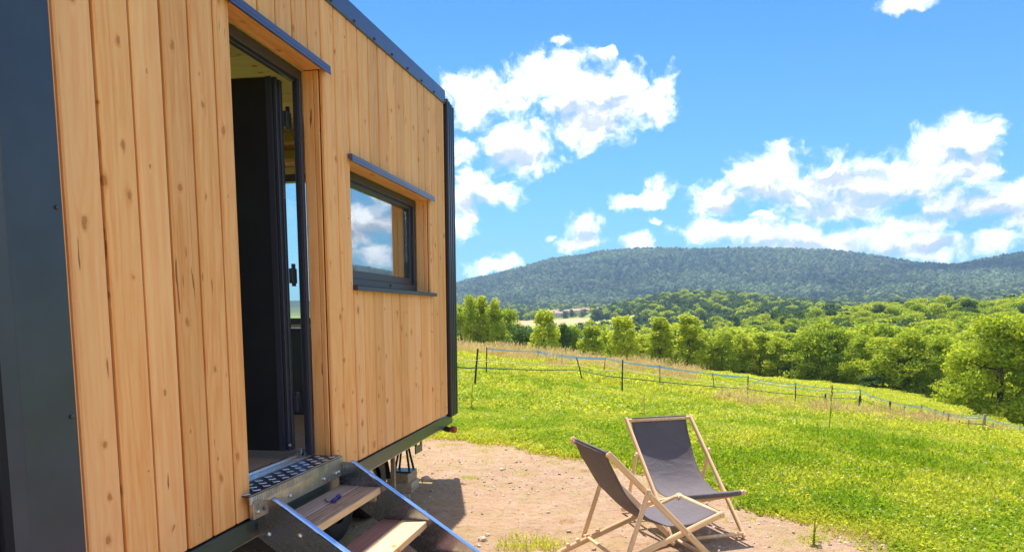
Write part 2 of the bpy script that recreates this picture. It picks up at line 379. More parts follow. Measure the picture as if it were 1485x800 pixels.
# ------------------------------------------------------------------ terrain
TT = np.array([-.55, -.28, -.10, .04, .19, .33, .48, .80])
YY = np.array([.5, 8, 12, 20, 30, 45, 70, 110, 160, 250, 400, 600, 1000, 1300, 1700, 2300, 3500, 4600])
ZZ = np.array([
 [0,0,0,0,0,0,0,0],
 [0,0,0,0,0,-.04,-.1,-.3],
 [0,-.05,-.2,-.32,-.5,-.75,-1.1,-1.9],
 [-.1,-.3,-.75,-1.1,-1.5,-2.0,-2.6,-3.8],
 [-.2,-.45,-1.15,-1.75,-2.35,-3.0,-3.8,-5.5],
 [-.7,-.8,-1.5,-2.2,-3.3,-4.6,-6.2,-8],
 [-3,-3,-3.8,-4.2,-5.2,-6.9,-9,-11],
 [-8,-8,-8.2,-7.4,-8.2,-9.8,-12,-14],
 [-13,-13,-13,-12,-11,-11,-12.5,-14],
 [-18,-18,-18,-16,-13,-10,-9,-9],
 [-19,-19,-19,-16,-9,-3,-2,-2],
 [-17,-17,-17,-13,-8,-3,-2,-2],
 [-12,-12,-8,12,4,-3,0,0],
 [-2,-2,2,31,13,0,5,5],
 [8,8,8,12,8,12,18,18],
 [45,48,60,70,80,82,85,90],
 [0]*8, [0]*8], float)
RU = [300, 480, 600, 660, 705, 750, 800, 870, 950, 1000, 1100, 1200, 1280, 1340, 1385, 1430, 1485, 1560, 1700]
RV = [440, 432, 418, 407, 398, 389, 375, 364, 360, 359.5, 360, 362, 370, 381, 381, 373, 365, 362, 372]
def u2t(u, v=400):
    r = RM @ _d(u, v); return r[0]/r[1]
RT = np.array([u2t(u) for u in RU]); RZ = np.array([HC+(RM@_d(u, v+7))[2]/(RM@_d(u, v+7))[1]*3500 for u, v in zip(RU, RV)])
def catmull(a, i, f):
    n = len(a); g = lambda k: a[np.clip(i+k, 0, n-1)]
    p0, p1, p2, p3 = g(-1), g(0), g(1), g(2)
    return p1+.5*f*(p2-p0+f*(2*p0-5*p1+4*p2-p3+f*(3*(p1-p2)+p3-p0)))
def vnoise(x, y, seed=0):
    xi = np.floor(x).astype(np.int64); yi = np.floor(y).astype(np.int64); fx = x-xi; fy = y-yi
    fx = fx*fx*(3-2*fx); fy = fy*fy*(3-2*fy)
    def h(a, b):
        k = (a*374761393+b*668265263+seed*1442695041) & 0xffffffff
        k = ((k ^ (k >> 13))*1274126177) & 0xffffffff
        return ((k ^ (k >> 16)) & 0xffff)/65535.0
    return (h(xi, yi)*(1-fx)+h(xi+1, yi)*fx)*(1-fy)+(h(xi, yi+1)*(1-fx)+h(xi+1, yi+1)*fx)*fy
def fbm(x, y, seed=0, o=4):
    s_ = 0; a = .5
    for k in range(o): s_ = s_+a*vnoise(x*2**k, y*2**k, seed+k); a *= .5
    return s_
def terr(x, y):
    x = np.atleast_1d(np.asarray(x, float)); y = np.atleast_1d(np.asarray(y, float))
    th = np.arctan2(x, y); r = np.hypot(x, y)+1e-6
    thc = np.clip(th, -.5, .67)
    back = np.clip((np.abs(th)-1.6)/1.5, 0, 1)          # behind the viewer both sides meet
    out = 0
    for side in (0, 1):
        tc_ = thc if side == 0 else -thc*0+.1
        tc_ = np.where(side == 0, thc, .1)
        t_ = np.tan(tc_); yy = np.clip(r*np.cos(tc_), .5, 4600)
        ly = np.interp(np.log(yy), np.log(YY), np.arange(len(YY))); lt = np.interp(t_, TT, np.arange(len(TT)))
        iy = np.minimum(np.floor(ly).astype(int), len(YY)-2); it = np.minimum(np.floor(lt).astype(int), len(TT)-2)
        fy = ly-iy; ft = lt-it
        Z = ZZ.copy(); ridge = np.interp(TT, RT, RZ); Z[16] = ridge; Z[17] = ridge*.75
        cols = []
        for k in (-1, 0, 1, 2):
            cidx = np.clip(it+k, 0, len(TT)-1)
            pp = [Z[np.clip(iy+j, 0, len(YY)-1), cidx] for j in (-1, 0, 1, 2)]
            # monotone-ish catmull in distance
            p0, p1, p2, p3 = pp
            cols.append(p1+.5*fy*(p2-p0+fy*(2*p0-5*p1+4*p2-p3+fy*(3*(p1-p2)+p3-p0))))
        p0, p1, p2, p3 = cols
        z = p1+.5*ft*(p2-p0+ft*(2*p0-5*p1+4*p2-p3+ft*(3*(p1-p2)+p3-p0)))
        # ridge detail: follow the finer ridge line
        wr = np.clip((yy-2300)/1200, 0, 1); wr = wr*wr*(3-2*wr)
        fine = np.interp(t_, RT, RZ)-np.interp(t_, TT, ridge)
        z = z+wr*fine
        z = np.where(yy < 8, np.minimum(z, 0), z)
        out = out+(1-back if side == 0 else back)*z
    amp = np.clip((r-1700)/1000, 0, 1)*14*np.clip((3500-r*np.cos(thc))/600, 0, 1)
    out = out+amp*(fbm(x/260, y/260, 3)-.47)*2.4
    m_ = np.clip((r-12)/40, 0, 1)*np.clip((1500-r)/500, 0, 1)
    out = out+m_*(fbm(x/16, y/16, 9, 3)-.44)*np.clip(r/60, .25, 1.2)
    out = out+(fbm(x/1.6, y/1.6, 21, 4)-.47)*.06*np.clip((r-3)/4, .5, 1)
    return out
def tz(x, y): return float(terr(x, y)[0])
def at(u, D):
    """ground point seen along picture column u at depth D"""
    r = RM @ _d(u, 480); x = r[0]/r[1]*D; return x, D, tz(x, D)
DP = np.array([(-2.9,8.15),(-2.46,7.95),(-1.89,7.66),(-1.29,7.36),(-.68,7.02),(.05,6.42),(.68,5.72),(.96,5.28),(1.28,4.96),(1.30,4.4),(1.45,3.6),(1.7,1.5),(1.6,-2.5),(-5.6,-2.5),(-5.9,7.6),(-4.3,8.3)])
def sdf(x, y):
    """signed distance to the bare-earth patch, negative inside"""
    x = np.asarray(x, float); y = np.asarray(y, float); d = np.full(x.shape, 1e9); ins = np.zeros(x.shape, bool)
    for i in range(len(DP)):
        a = DP[i]; b = DP[(i+1) % len(DP)]; e = b-a; px_ = x-a[0]; py_ = y-a[1]
        h = np.clip((px_*e[0]+py_*e[1])/(e@e), 0, 1); d = np.minimum(d, np.hypot(px_-e[0]*h, py_-e[1]*h))
        c = ((a[1] <= y) & (b[1] > y)) | ((b[1] <= y) & (a[1] > y))
        with np.errstate(divide='ignore', invalid='ignore'): xi = a[0]+(y-a[1])/(e[1] if e[1] else 1e-9)*e[0]
        ins ^= c & (x < xi)
    return np.where(ins, -d, d)
def field_masks(x, y):
    t_ = x/np.maximum(y, 1)
    jag = (fbm(x/90, y/90, 5)-.5)*60
    bx = -.035+(fbm(y/70, y/70, 6)-.5)*.05
    tan_ = (y > 940+jag*.3) & (y < 1110) & (t_ > -.34) & (t_ < bx-.05)
    grn = (y > 560+jag) & (y <= 940+jag*.3) & (t_ > -.34) & (t_ < bx+.01)
    low = (y > 300) & (y < 520) & (t_ > -.02) & (t_ < .14) & (fbm(x/60, y/60, 8) > .40)
    return tan_, grn, low
ang = np.concatenate([np.arange(-180, -34, 4.), np.arange(-34, 40, .27), np.arange(40, 180, 4.)]); ang = np.radians(ang)
rr = [.0]; r_ = .5
while r_ < 4700: rr.append(r_); r_ *= 1.0165 if r_ < 60 else 1.022
rr = np.array(rr[1:]); rr[-1] = 4700
A_, R_ = np.meshgrid(ang, rr); X_ = R_*np.sin(A_); Y_ = R_*np.cos(A_)
Zt = terr(X_.ravel(), Y_.ravel())
V = np.column_stack([X_.ravel(), Y_.ravel(), Zt]); nA = len(ang); nR = len(rr)
V = np.vstack([V, [[0, 0, 0.0]]])
ii, jj = np.meshgrid(np.arange(nR-1), np.arange(nA), indexing='ij'); j2 = (jj+1) % nA
Q = np.stack([ii*nA+jj, (ii+1)*nA+jj, (ii+1)*nA+j2, ii*nA+j2], -1).reshape(-1, 4)[:, ::-1]
m, t = material('ground')
geo = t.n('ShaderNodeNewGeometry').outputs['Position']
sd = t.n('ShaderNodeAttribute', attribute_name='dirt').outputs['Fac']
fa = t.n('ShaderNodeAttribute', attribute_name='field').outputs['Fac']
n1 = t.noise(geo, .9, 5, .62); n2 = t.noise(geo, 7, 6, .68); n3 = t.noise(geo, 60, 4, .7)
edge = t.m('ADD', sd, t.m('ADD', t.m('MULTIPLY_ADD', n2, .7, -.35), t.m('MULTIPLY_ADD', n1, .5, -.25)))
isd = t.mr(edge, .10, -.06)
dirt = t.mix(t.mr(n1, .3, .7), (.53, .34, .212), (.43, .27, .165))
dirt = t.mix(t.mr(n2, .42, .75, 0, .7), dirt, (.62, .45, .32))
dirt = t.mix(t.mr(t.noise(geo, 22, 5, .75), .55, .66, 0, .8), dirt, (.22, .13, .08))
dirt = t.mix(t.mr(n3, .62, .75, 0, .55), dirt, (.70, .60, .48))
litter = t.m('MULTIPLY', t.mr(t.noise(geo, 3.1, 5, .7), .48, .60), t.mr(t.noise(geo, 120, 2, .7), .45, .6))
dirt = t.mix(t.m('MULTIPLY', litter, .8), dirt, (.40, .31, .10))
gr = t.mix(t.mr(n1, .3, .7), (.075, .11, .012), (.15, .15, .025))
far = t.mix(t.mr(t.noise(geo, .02, 4, .6), .35, .65), (.14, .20, .03), (.26, .29, .05))
ln = t.n('ShaderNodeVectorMath', {0: geo}, operation='LENGTH').outputs['Value']
mea = t.mix(t.mr(t.noise(geo, .12, 5, .65), .35, .68), (.30, .34, .03), (.44, .42, .06))
gr = t.mix(t.mr(ln, 14, 40), gr, mea)
gr = t.mix(t.mr(ln, 170, 320), gr, far)
gr = t.mix(t.mr(ln, 1500, 2300), gr, (.03, .05, .025))
col = t.mix(isd, gr, dirt)
col = t.mix(t.mr(fa, .5, .9), col, (.50, .35, .17))
col = t.mix(t.mr(fa, 1.5, 1.9), col, (.33, .36, .06))
hgt = t.m('ADD', t.m('MULTIPLY', n2, 1.0), t.m('MULTIPLY', n3, .35))
b = t.n('ShaderNodeBump', {'Strength': 1.0, 'Distance': .06, 'Height': hgt})
pr = t.n('ShaderNodeBsdfPrincipled', {'Base Color': col, 'Roughness': .92, 'Specular IOR Level': .15, 'Normal': b.outputs[0]})
t.n('ShaderNodeOutputMaterial', {'Surface': pr.outputs[0]}); M['ground'] = m
me = np_mesh('ground', V, Q, M['ground'], smooth=True)
fan = bmesh.new(); fan.from_mesh(me); fan.verts.ensure_lookup_table(); cv = fan.verts[nR*nA]
for j in range(nA): fan.faces.new((cv, fan.verts[j], fan.verts[(j+1) % nA])).smooth = True
bmesh.ops.recalc_face_normals(fan, faces=fan.faces[:]); fan.to_mesh(me); fan.free()
if me.polygons[0].normal.z < 0: me.flip_normals()
at1 = me.attributes.new('dirt', 'FLOAT', 'POINT'); at1.data.foreach_set('value', np.clip(sdf(V[:, 0], V[:, 1]), -3, 3).astype('f'))
tm, gm, lm = field_masks(V[:, 0], V[:, 1])
at2 = me.attributes.new('field', 'FLOAT', 'POINT'); at2.data.foreach_set('value', (tm*1.0+(gm | lm)*2.0).astype('f'))
go = bpy.data.objects.new('ground', me); C.objects.link(go); tag(go, 'bare pinkish earth giving way to sloping green pasture', kind='structure')
# ------------------------------------------------------------------ scattering (stuff only)
def lib(name, meshes):
    c = bpy.data.collections.new(name)
    for i, me_ in enumerate(meshes):
        o = bpy.data.objects.new('%s_%02d' % (name, i), me_); c.objects.link(o)
    return c
def scatter(name, pts, sc, rot, idx, coll, label, cat):
    me_ = bpy.data.meshes.new(name); me_.vertices.add(len(pts)); me_.vertices.foreach_set('co', np.asarray(pts, 'f').ravel())
    a = me_.attributes.new('sc', 'FLOAT_VECTOR', 'POINT'); a.data.foreach_set('vector', np.asarray(sc, 'f').ravel())
    a = me_.attributes.new('rt', 'FLOAT_VECTOR', 'POINT'); a.data.foreach_set('vector', np.asarray(rot, 'f').ravel())
    a = me_.attributes.new('ix', 'INT', 'POINT'); a.data.foreach_set('value', np.asarray(idx, 'i'))
    o = bpy.data.objects.new(name, me_); C.objects.link(o); tag(o, label, cat, kind='stuff')
    ng = bpy.data.node_groups.new(name, 'GeometryNodeTree')
    ng.interface.new_socket('Geometry', in_out='INPUT', socket_type='NodeSocketGeometry')
    ng.interface.new_socket('Geometry', in_out='OUTPUT', socket_type='NodeSocketGeometry')
    g = NT(ng); gi = g.n('NodeGroupInput'); go_ = g.n('NodeGroupOutput')
    def na(nm, dt):
        nd = g.n('GeometryNodeInputNamedAttribute'); nd.data_type = dt; nd.inputs[0].default_value = nm; return nd.outputs[0]
    ci = g.n('GeometryNodeCollectionInfo'); ci.inputs[0].default_value = coll; ci.inputs[1].default_value = True; ci.inputs[2].default_value = True
    er = g.n('FunctionNodeEulerToRotation', {0: na('rt', 'FLOAT_VECTOR')})
    ip = g.n('GeometryNodeInstanceOnPoints'); g.links.new(gi.outputs[0], ip.inputs['Points']); g.links.new(ci.outputs[0], ip.inputs['Instance'])
    ip.inputs['Pick Instance'].default_value = True
    g.links.new(na('ix', 'INT'), ip.inputs['Instance Index']); g.links.new(er.outputs[0], ip.inputs['Rotation']); g.links.new(na('sc', 'FLOAT_VECTOR'), ip.inputs['Scale'])
    g.links.new(ip.outputs[0], go_.inputs[0])
    md = o.modifiers.new('scatter', 'NODES'); md.node_group = ng
    return o
# ================================================================== the tiny house on its trailer
XW = -1.75
zb = lambda y: .505+.0142*(y-2)           # foot of the boards
zt = lambda y: 3.0+.03*(y-1.86)           # head of the boards
DY0, DY1, DZ0, DZ1 = 2.81, 3.64, .62, 2.68
WY0, WY1, WZ0, WZ1 = 3.97, 5.43, 1.575, 2.285
house = empty('tiny_house', (-3.0, 3.8, 0), label='larch clad tiny house on a trailer with open black door and dark framed window', cat='tiny house')
def hb(mb, name, mat, parent=None):
    """build in world coordinates, then hang under the house"""
    o = mb.build(name, mat)
    if parent is None: parent = house
    o.parent = parent; o.matrix_parent_inverse = Matrix.Identity(4)
    if parent is house: o.location = (3.0, -3.8, 0)
    return o
# outer wall core (dark membrane behind the boards)
mb = MB()
x0, x1 = -1.858, -1.776
for (a, b_, c_, d_) in ((1.70, DY0-.012, .5, 3.0), (DY1+.012, WY0-.012, .55, 3.02), (WY1+.012, 5.86, .56, 3.08)):
    mb.box(x0, x1, a, b_, c_+.02, d_)
mb.box(x0, x1, DY0-.012, DY1+.012, DZ1+.02, 3.02); mb.box(x0, x1, DY0-.012, DY1+.012, .53, DZ0-.045)
mb.box(x0, x1, WY0-.012, WY1+.012, .57, WZ0-.02); mb.box(x0, x1, WY0-.012, WY1+.012, WZ1+.02, 3.06)
side = hb(mb, 'side_wall', M['black'])
def plank(y0, y1, z0f, z1f, mat='clad', x_out=XW, th=.022, parent=None, name='plank'):
    g = .0068
    j = random.uniform(-.0012, .0012)
    mbk = MB(); a, b_ = y0+g, y1-g; xi, xo = x_out-th, x_out+j
    z = lambda f, y: f(y) if callable(f) else f
    mbk.hexa([(xi,a,z(z0f,a)),(xo,a,z(z0f,a)),(xo,b_,z(z0f,b_)),(xi,b_,z(z0f,b_)),(xi,a,z(z1f,a)),(xo,a,z(z1f,a)),(xo,b_,z(z1f,b_)),(xi,b_,z(z1f,b_))], .0055)
    # own origin so that every board has its own cut of timber
    for v_ in mbk.bm.verts: v_.co -= Vector((XW, y0, 1.5))
    o = mbk.build(name, M[mat]); o.parent = parent or side; o.location = (XW, y0, 1.5)
    return o
seams_l = [1.868, 1.889, 2.048, 2.213, 2.372, 2.531, 2.692, 2.81]
for a, b_ in zip(seams_l, seams_l[1:]): plank(a, b_, zb, zt)
above = [2.81, 2.875, 3.03, 3.185, 3.34, 3.495, 3.64]
for a, b_ in zip(above, above[1:]): plank(a, b_, DZ1+.018, zt); 
for a, b_ in zip(above[1:], above[2:]): plank(a, b_, zb, DZ0-.05)
plank(3.64, 3.80, zb, zt); plank(3.80, 3.97, zb, zt)
seams_w = [3.97]+[3.97+.1515*k for k in range(1, 10)]+[5.43]
seams_w = [3.97, 4.115, 4.27, 4.425, 4.58, 4.735, 4.885, 5.035, 5.185, 5.335, 5.43]
for a, b_ in zip(seams_w, seams_w[1:]):
    plank(a, b_, zb, WZ0-.022); plank(a, b_, WZ1+.012, zt)
for a, b_ in ((5.43, 5.49), (5.49, 5.645), (5.645, 5.80), (5.80, 5.845)): plank(a, b_, zb, zt)
def lining(pts, name='lining_board', mat='clad', bev=.002):
    mbk = MB(); c_ = Vector(pts[0]); mbk.hexa([Vector(p)-c_ for p in pts], bev)
    o = mbk.build(name, M[mat]); o.parent = side; o.location = c_; return o
def bx8(x0, x1, y0, y1, z0, z1): return [(x0,y0,z0),(x1,y0,z0),(x1,y1,z0),(x0,y1,z0),(x0,y0,z1),(x1,y0,z1),(x1,y1,z1),(x0,y1,z1)]
# door reveal
for (a, b_) in ((-1.862, -1.803), (-1.800, -1.7745)):
    lining(bx8(a, b_, DY1-.003, DY1+.010, DZ0-.03, DZ1)); lining(bx8(a, b_, DY0-.010, DY0+.006, DZ0-.03, DZ1))
lining(bx8(-1.862, -1.754, DY0+.007, DY1-.004, DZ1+.001, DZ1+.016), mat='clad_h')
# window reveal
for (a, b_) in ((-1.862, -1.803), (-1.800, -1.7745)):
    lining(bx8(a, b_, WY1-.003, WY1+.010, WZ0, WZ1)); lining(bx8(a, b_, WY0-.010, WY0+.006, WZ0, WZ1))
lining(bx8(-1.862, -1.754, WY0+.007, WY1-.004, WZ1-.004, WZ1+.010), mat='clad_h')
# corner profile, near end
mb = MB(); mb.box(-1.80, -1.738, 1.672, 1.866, .44, 3.02, .004)
post = hb(mb, 'corner_profile', M['anthracite'])
for z_ in (1.72, 1.10, 2.36, .62):
    mb = MB(); mb.tube([(-1.7385, 1.842, z_), (-1.7335, 1.842, z_), (-1.730, 1.842, z_)], [.0065, .0065, .003], 10); s_ = mb.build('screw', M['screw'], post)
# near end wall: black corrugated steel
def corrugated(y, x0, x1, z0, z1, pitch=.095, depth=.022, out=-1):
    rows = []
    for z_ in (z0, z1):
        r_ = []; x = x0
        while x < x1-.001:
            for fx, dd in ((0, 0), (.30, 0), (.42, 1), (.88, 1)):
                xx = min(x+fx*pitch, x1); r_.append((xx, y+out*depth*dd, z_))
            x += pitch
        rows.append(r_)
    return rows
mb = MB(); mb.sheet(corrugated(1.70, -4.25, -1.80, .44, 3.0), smooth=False); hb(mb, 'end_cladding', M['black'])
mb = MB(); mb.box(-4.25, -1.80, 1.71, 1.78, .5, 3.0); hb(mb, 'end_wall', M['black'])
# far corner: stepped ribs
mb = MB()
for k in range(4):
    y_ = 5.862+k*.063
    mb.box(-1.775, -1.722-.002*k, y_, y_+.034, .53, 3.165-.006*k, .008)
    mb.box(-1.785, -1.752, y_+.034, y_+.063, .53, 3.15-.006*k)
hb(mb, 'corner_profile', M['rib'])
# roof edge trim, with screws
mb = MB()
def slope_box(mb, x0, x1, ya, yb, f0, f1, bev=0):
    mb.hexa([(x0,ya,f0(ya)),(x1,ya,f0(ya)),(x1,yb,f0(yb)),(x0,yb,f0(yb)),(x0,ya,f1(ya)),(x1,ya,f1(ya)),(x1,yb,f1(yb)),(x0,yb,f1(yb))], bev)
slope_box(mb, -1.80, -1.738, 1.64, 5.858, lambda y: zt(y)-.006, lambda y: zt(y)+.103, .004)
trim = hb(mb, 'roof_trim', M['trim'])
y_ = 1.95
while y_ < 5.85:
    mb = MB(); z_ = zt(y_)+.012
    mb.tube([(-1.7385, y_, z_), (-1.732, y_, z_), (-1.728, y_, z_)], [.0085, .0085, .004], 8); mb.build('screw', M['screw'], trim); y_ += .30
# roof, other walls, floor
mb = MB(); slope_box(mb, -4.27, -1.802, 1.66, 5.95, lambda y: zt(y)+.0, lambda y: zt(y)+.085); hb(mb, 'roof', M['black'])
mb = MB(); RY0, RY1, RZ0_, RZ1_ = 1.95, 5.0, .68, 2.80
mb.box(-4.25, -4.16, 1.79, RY0, .5, 3.0); mb.box(-4.25, -4.16, RY1, 5.95, .5, 3.0); mb.box(-4.25, -4.16, RY0, RY1, .5, RZ0_); mb.box(-4.25, -4.16, RY0, RY1, RZ1_, 3.0); hb(mb, 'rear_wall', M['ceilwood'])
mb = MB()
for a in ((RY0, RY0+.06, RZ0_, RZ1_), (RY1-.06, RY1, RZ0_, RZ1_), (3.47, 3.53, RZ0_, RZ1_), (RY0, RY1, RZ0_, RZ0_+.05), (RY0, RY1, RZ1_-.06, RZ1_)): mb.box(-4.23, -4.18, *a)
rw = hb(mb, 'added_rear_window', M['frame']); mb = MB(); mb.box(-4.208, -4.202, RY0+.06, RY1-.06, RZ0_+.05, RZ1_-.06); mb.build('pane', M['clear'], rw)  # wide window added in the rear wall to light the ceiling
mb = MB(); EX0, EX1, EZ0, EZ1 = -3.7, -2.55, 1.33, 2.60
mb.box(-4.158, EX0, 5.80, 5.855, .55, 3.05); mb.box(EX1, -1.86, 5.80, 5.855, .55, 3.05)
mb.box(EX0, EX1, 5.80, 5.855, .55, EZ0); mb.box(EX0, EX1, 5.80, 5.855, EZ1, 3.05); endw = hb(mb, 'end_wall', M['ceilwood'])
mb = MB()
for a in ((EX0, EX0+.06, EZ0, EZ1), (EX1-.06, EX1, EZ0, EZ1), (EX0, EX1, EZ0, EZ0+.05), (EX0, EX1, EZ1-.06, EZ1)): mb.box(a[0], a[1], 5.785, 5.87, a[2], a[3])
ew = hb(mb, 'end_window', M['frame']); mb = MB(); mb.box(EX0+.06, EX1-.06, 5.825, 5.831, EZ0+.05, EZ1-.06); mb.build('pane', M['clear'], ew)
mb = MB(); mb.box(-4.158, -1.862, 1.785, 5.80, .53, .618); hb(mb, 'floor', M['floor'])
y_ = 1.79; ceil = empty('ceiling'); ceil.parent = house; ceil.location = (3.0, -3.8, 0)
while y_ < 5.79:
    y2 = min(y_+.19, 5.798); mb = MB(); mb.box(0, 2.29, 0, y2-y_-.004, 0, .02, .003)
    o = mb.build('ceiling_board', M['ceilwood'], ceil); o.location = (-4.156, y_, 2.955); y_ = y2
for z_ in (2.66, 2.80):
    mb = MB(); mb.box(-3.9, -2.5, 5.60, 5.795, z_, z_+.03, .002); hb(mb, 'shelf', M['tread_pale'])
mb = MB(); mb.box(-4.1, -2.2, 5.2, 5.78, .62, 1.30, .004); cab = hb(mb, 'kitchen_cabinet', M['dark_inside'])
mb = MB(); mb.tube([(-3.3, 5.19, 1.0), (-3.3, 5.165, 1.0), (-3.1, 5.165, 1.0), (-3.1, 5.19, 1.0)], .006); mb.build('handle', M['alu'], cab)
# inside lining of the door side
mb = MB(); mb.box(-1.885, -1.866, 1.79, DY0-.04, .62, 2.95); mb.box(-1.885, -1.866, DY1+.04, WY0-.05, .62, 2.95); mb.box(-1.885, -1.866, WY0-.05, WY1+.05, .62, WZ0-.05)
mb.box(-1.885, -1.866, WY1+.05, 5.79, .62, 2.95); mb.box(-1.885, -1.866, WY0-.05, WY1+.05, WZ1+.05, 2.95); hb(mb, 'inner_lining', M['ceilwood'])
# ---- door: frame, leaf swung inwards, hinges
mb = MB()
mb.box(-1.906, -1.864, DY1-.034, DY1-.004, DZ0+.02, DZ1, .003); mb.box(-1.886, -1.872, DY1-.040, DY1-.035, DZ0+.02, DZ1-.05, .001)
mb.box(-1.955, -1.864, DY0+.001, DY0+.034, DZ0+.02, DZ1, .003)
mb.box(-1.93, -1.864, DY0+.035, DY1-.035, DZ1-.052, DZ1-.001, .003); mb.box(-1.91, -1.885, DY0+.035, DY1-.045, DZ1-.064, DZ1-.053, .002)
dfr = hb(mb, 'door_frame', M['frame'])
mb = MB(); mb.box(-1.965, -1.868, DY0+.002, DY1-.002, DZ0, DZ0+.018, .003); mb.box(-1.93, -1.905, DY0+.036, DY1-.036, DZ0+.019, DZ0+.034, .003); mb.build('sill', M['alu'], dfr)
mb = MB(); mb.box(-1.93, -1.905, DY1-.075, DY1-.050, DZ0+.019, DZ0+.055, .002); mb.build('corner_block', M['galv_light'], dfr)
leaf = empty('door_leaf', (3.0-1.972, -3.8+3.612, 0)); leaf.parent = house; leaf.rotation_euler = (0, 0, math.radians(3))
mb = MB(); mb.box(-.76, -.022, -.064, 0, DZ0+.045, DZ1-.045, .004); mb.build('leaf_panel', M['leaf_door'], leaf)
mb = MB(); mb.box(-.055, -.020, -.069, -.0645, DZ0+.045, DZ1-.045, .001); mb.box(-.020, .0, -.060, -.034, DZ0+.045, DZ1-.045, .003); mb.box(-.020, .008, -.030, -.002, DZ0+.045, DZ1-.052, .003)
mb.build('rebate', M['frame'], leaf)
mb = MB(); mb.box(.0085, .0105, -.024, -.010, 2.02, 2.09); mb.build('striker_plate', M['galv_light'], leaf)
mb = MB(); mb.tube([(-.50, -.064, 2.16), (-.50, -.068, 2.16)], .055, 20); mb.build('porthole_cover', M['frame'], leaf)
mb = MB(); mb.tube([(.004, -.07, .70), (.014, -.072, .70)], .008, 10); mb.build('striker_bolt', M['bolt'], leaf)
for z_ in (2.44, 1.62, .92):
    mb = MB(); mb.tube([(-1.945, 3.625, z_-.06), (-1.945, 3.625, z_+.06)], .011, 10); mb.box(-1.960, -1.938, 3.600, 3.650, z_-.045, z_+.035, .002); hb(mb, 'hinge', M['frame'])
# flashing over the door and chequered threshold
mb = MB(); mb.box(XW+.0015, XW+.030, DY0-.035, DY1+.045, DZ1+.002, DZ1+.030, .002); mb.box(XW+.024, XW+.031, DY0-.035, DY1+.045, DZ1-.012, DZ1+.0015); hb(mb, 'door_flashing', M['trim'])
mb = MB(); mb.box(-1.868, -1.712, DY0-.075, DY1+.02, DZ0+.004, DZ0+.010, .001)
# knurled nosing teeth
thr = hb(mb, 'threshold_plate', M['chequer'])
mb = MB(); yk = DY0-.07; mb.box(-1.716, -1.710, DY0-.075, DY1+.02, DZ0-.034, DZ0+.0035)
while yk < DY1+.015:
    mb.hexa([(-1.7098,yk,DZ0-.030),(-1.7055,yk,DZ0-.030),(-1.7055,yk+.006,DZ0-.030),(-1.7098,yk+.006,DZ0-.030),(-1.7098,yk+.008,DZ0+.004),(-1.7055,yk+.008,DZ0+.004),(-1.7055,yk+.014,DZ0+.004),(-1.7098,yk+.014,DZ0+.004)]); yk += .0145
mb.build('knurled_nosing', M['galv_light'], thr)
mb = MB()
for r_ in range(3):
    yk = DY0-.045+(.042 if r_ % 2 else 0)
    xk = -1.838+r_*.045
    while yk < DY1:
        mb.hexa([(xk-.023,yk,DZ0+.0102),(xk,yk-.026,DZ0+.0102),(xk+.023,yk,DZ0+.0102),(xk,yk+.026,DZ0+.0102),(xk-.020,yk,DZ0+.0125),(xk,yk-.022,DZ0+.0125),(xk+.020,yk,DZ0+.0125),(xk,yk+.022,DZ0+.0125)]); yk += .084
mb.box(-1.7138, -1.7062, DY0-.0755, DY1+.0205, DZ0+.0102, DZ0+.0122)
mb.build('raised_diamond_pattern', M['galv_light'], thr)
mb = MB(); mb.box(-1.738, -1.7165, DY0-.04, DY1+.02, DZ0-.105, DZ0-.036, .001); brk = hb(mb, 'threshold_bracket', M['galv_light'])
for yy in (2.80, 2.845, 3.08, 3.44, 3.58, 3.615):
    mb = MB(); mb.tube([(-1.7165, yy, DZ0-.075), (-1.709, yy, DZ0-.075), (-1.706, yy, DZ0-.075)], [.009, .009, .004], 10); mb.build('bolt', M['bolt'], brk)
# ---- side window
mb = MB()
fo = (WY0+.001, WY1-.004, WZ0+.012, WZ1-.006)
def ring(mb, y0, y1, z0, z1, x0, x1, wl, wr, wb, wt, bev=.003):
    mb.box(x0, x1, y0, y0+wl, z0, z1, bev); mb.box(x0, x1, y1-wr, y1, z0, z1, bev)
    mb.box(x0, x1, y0+wl+.0005, y1-wr-.0005, z0, z0+wb, bev); mb.box(x0, x1, y0+wl+.0005, y1-wr-.0005, z1-wt, z1, bev)
ring(mb, *fo, -1.940, -1.866, .045, .045, .045, .05)
win = hb(mb, 'window', M['frame'])
mb = MB(); ring(mb, fo[0]+.046, fo[1]-.046, fo[2]+.046, fo[3]-.045, -1.945, -1.885, .034, .036, .05, .03); mb.build('sash', M['frame'], win)
mb = MB(); mb.box(-.003, .003, -.66, .634, fo[2]+.090, fo[3]-.070); pn = mb.build('pane', M['glass'], win); pn.location = (-1.911, 4.706, 0); pn.rotation_euler = (0, 0, 0)
mb = MB(); mb.tube([(-1.866, 4.86, 1.612), (-1.860, 4.86, 1.612)], .008, 8); mb.build('drain_cap', M['rubber'], win)
mb = MB(); mb.hexa([(-1.865,WY0-.004,WZ0-.018),(XW+.03,WY0-.004,WZ0-.022),(XW+.03,WY1+.05,WZ0-.022),(-1.865,WY1+.05,WZ0-.018),(-1.865,WY0-.004,WZ0+.009),(XW+.03,WY0-.004,WZ0-.004),(XW+.03,WY1+.05,WZ0-.004),(-1.865,WY1+.05,WZ0+.009)])
mb.box(XW+.0305, XW+.034, WY0-.02, WY1+.05, WZ0-.030, WZ0-.003); mb.build('sill', M['frame'], win)
mb = MB(); mb.box(XW+.0015, XW+.030, WY0-.04, WY1+.045, WZ1+.004, WZ1+.030, .002); mb.box(XW+.024, XW+.031, WY0-.04, WY1+.045, WZ1-.010, WZ1+.0035); mb.build('flashing', M['trim'], win)
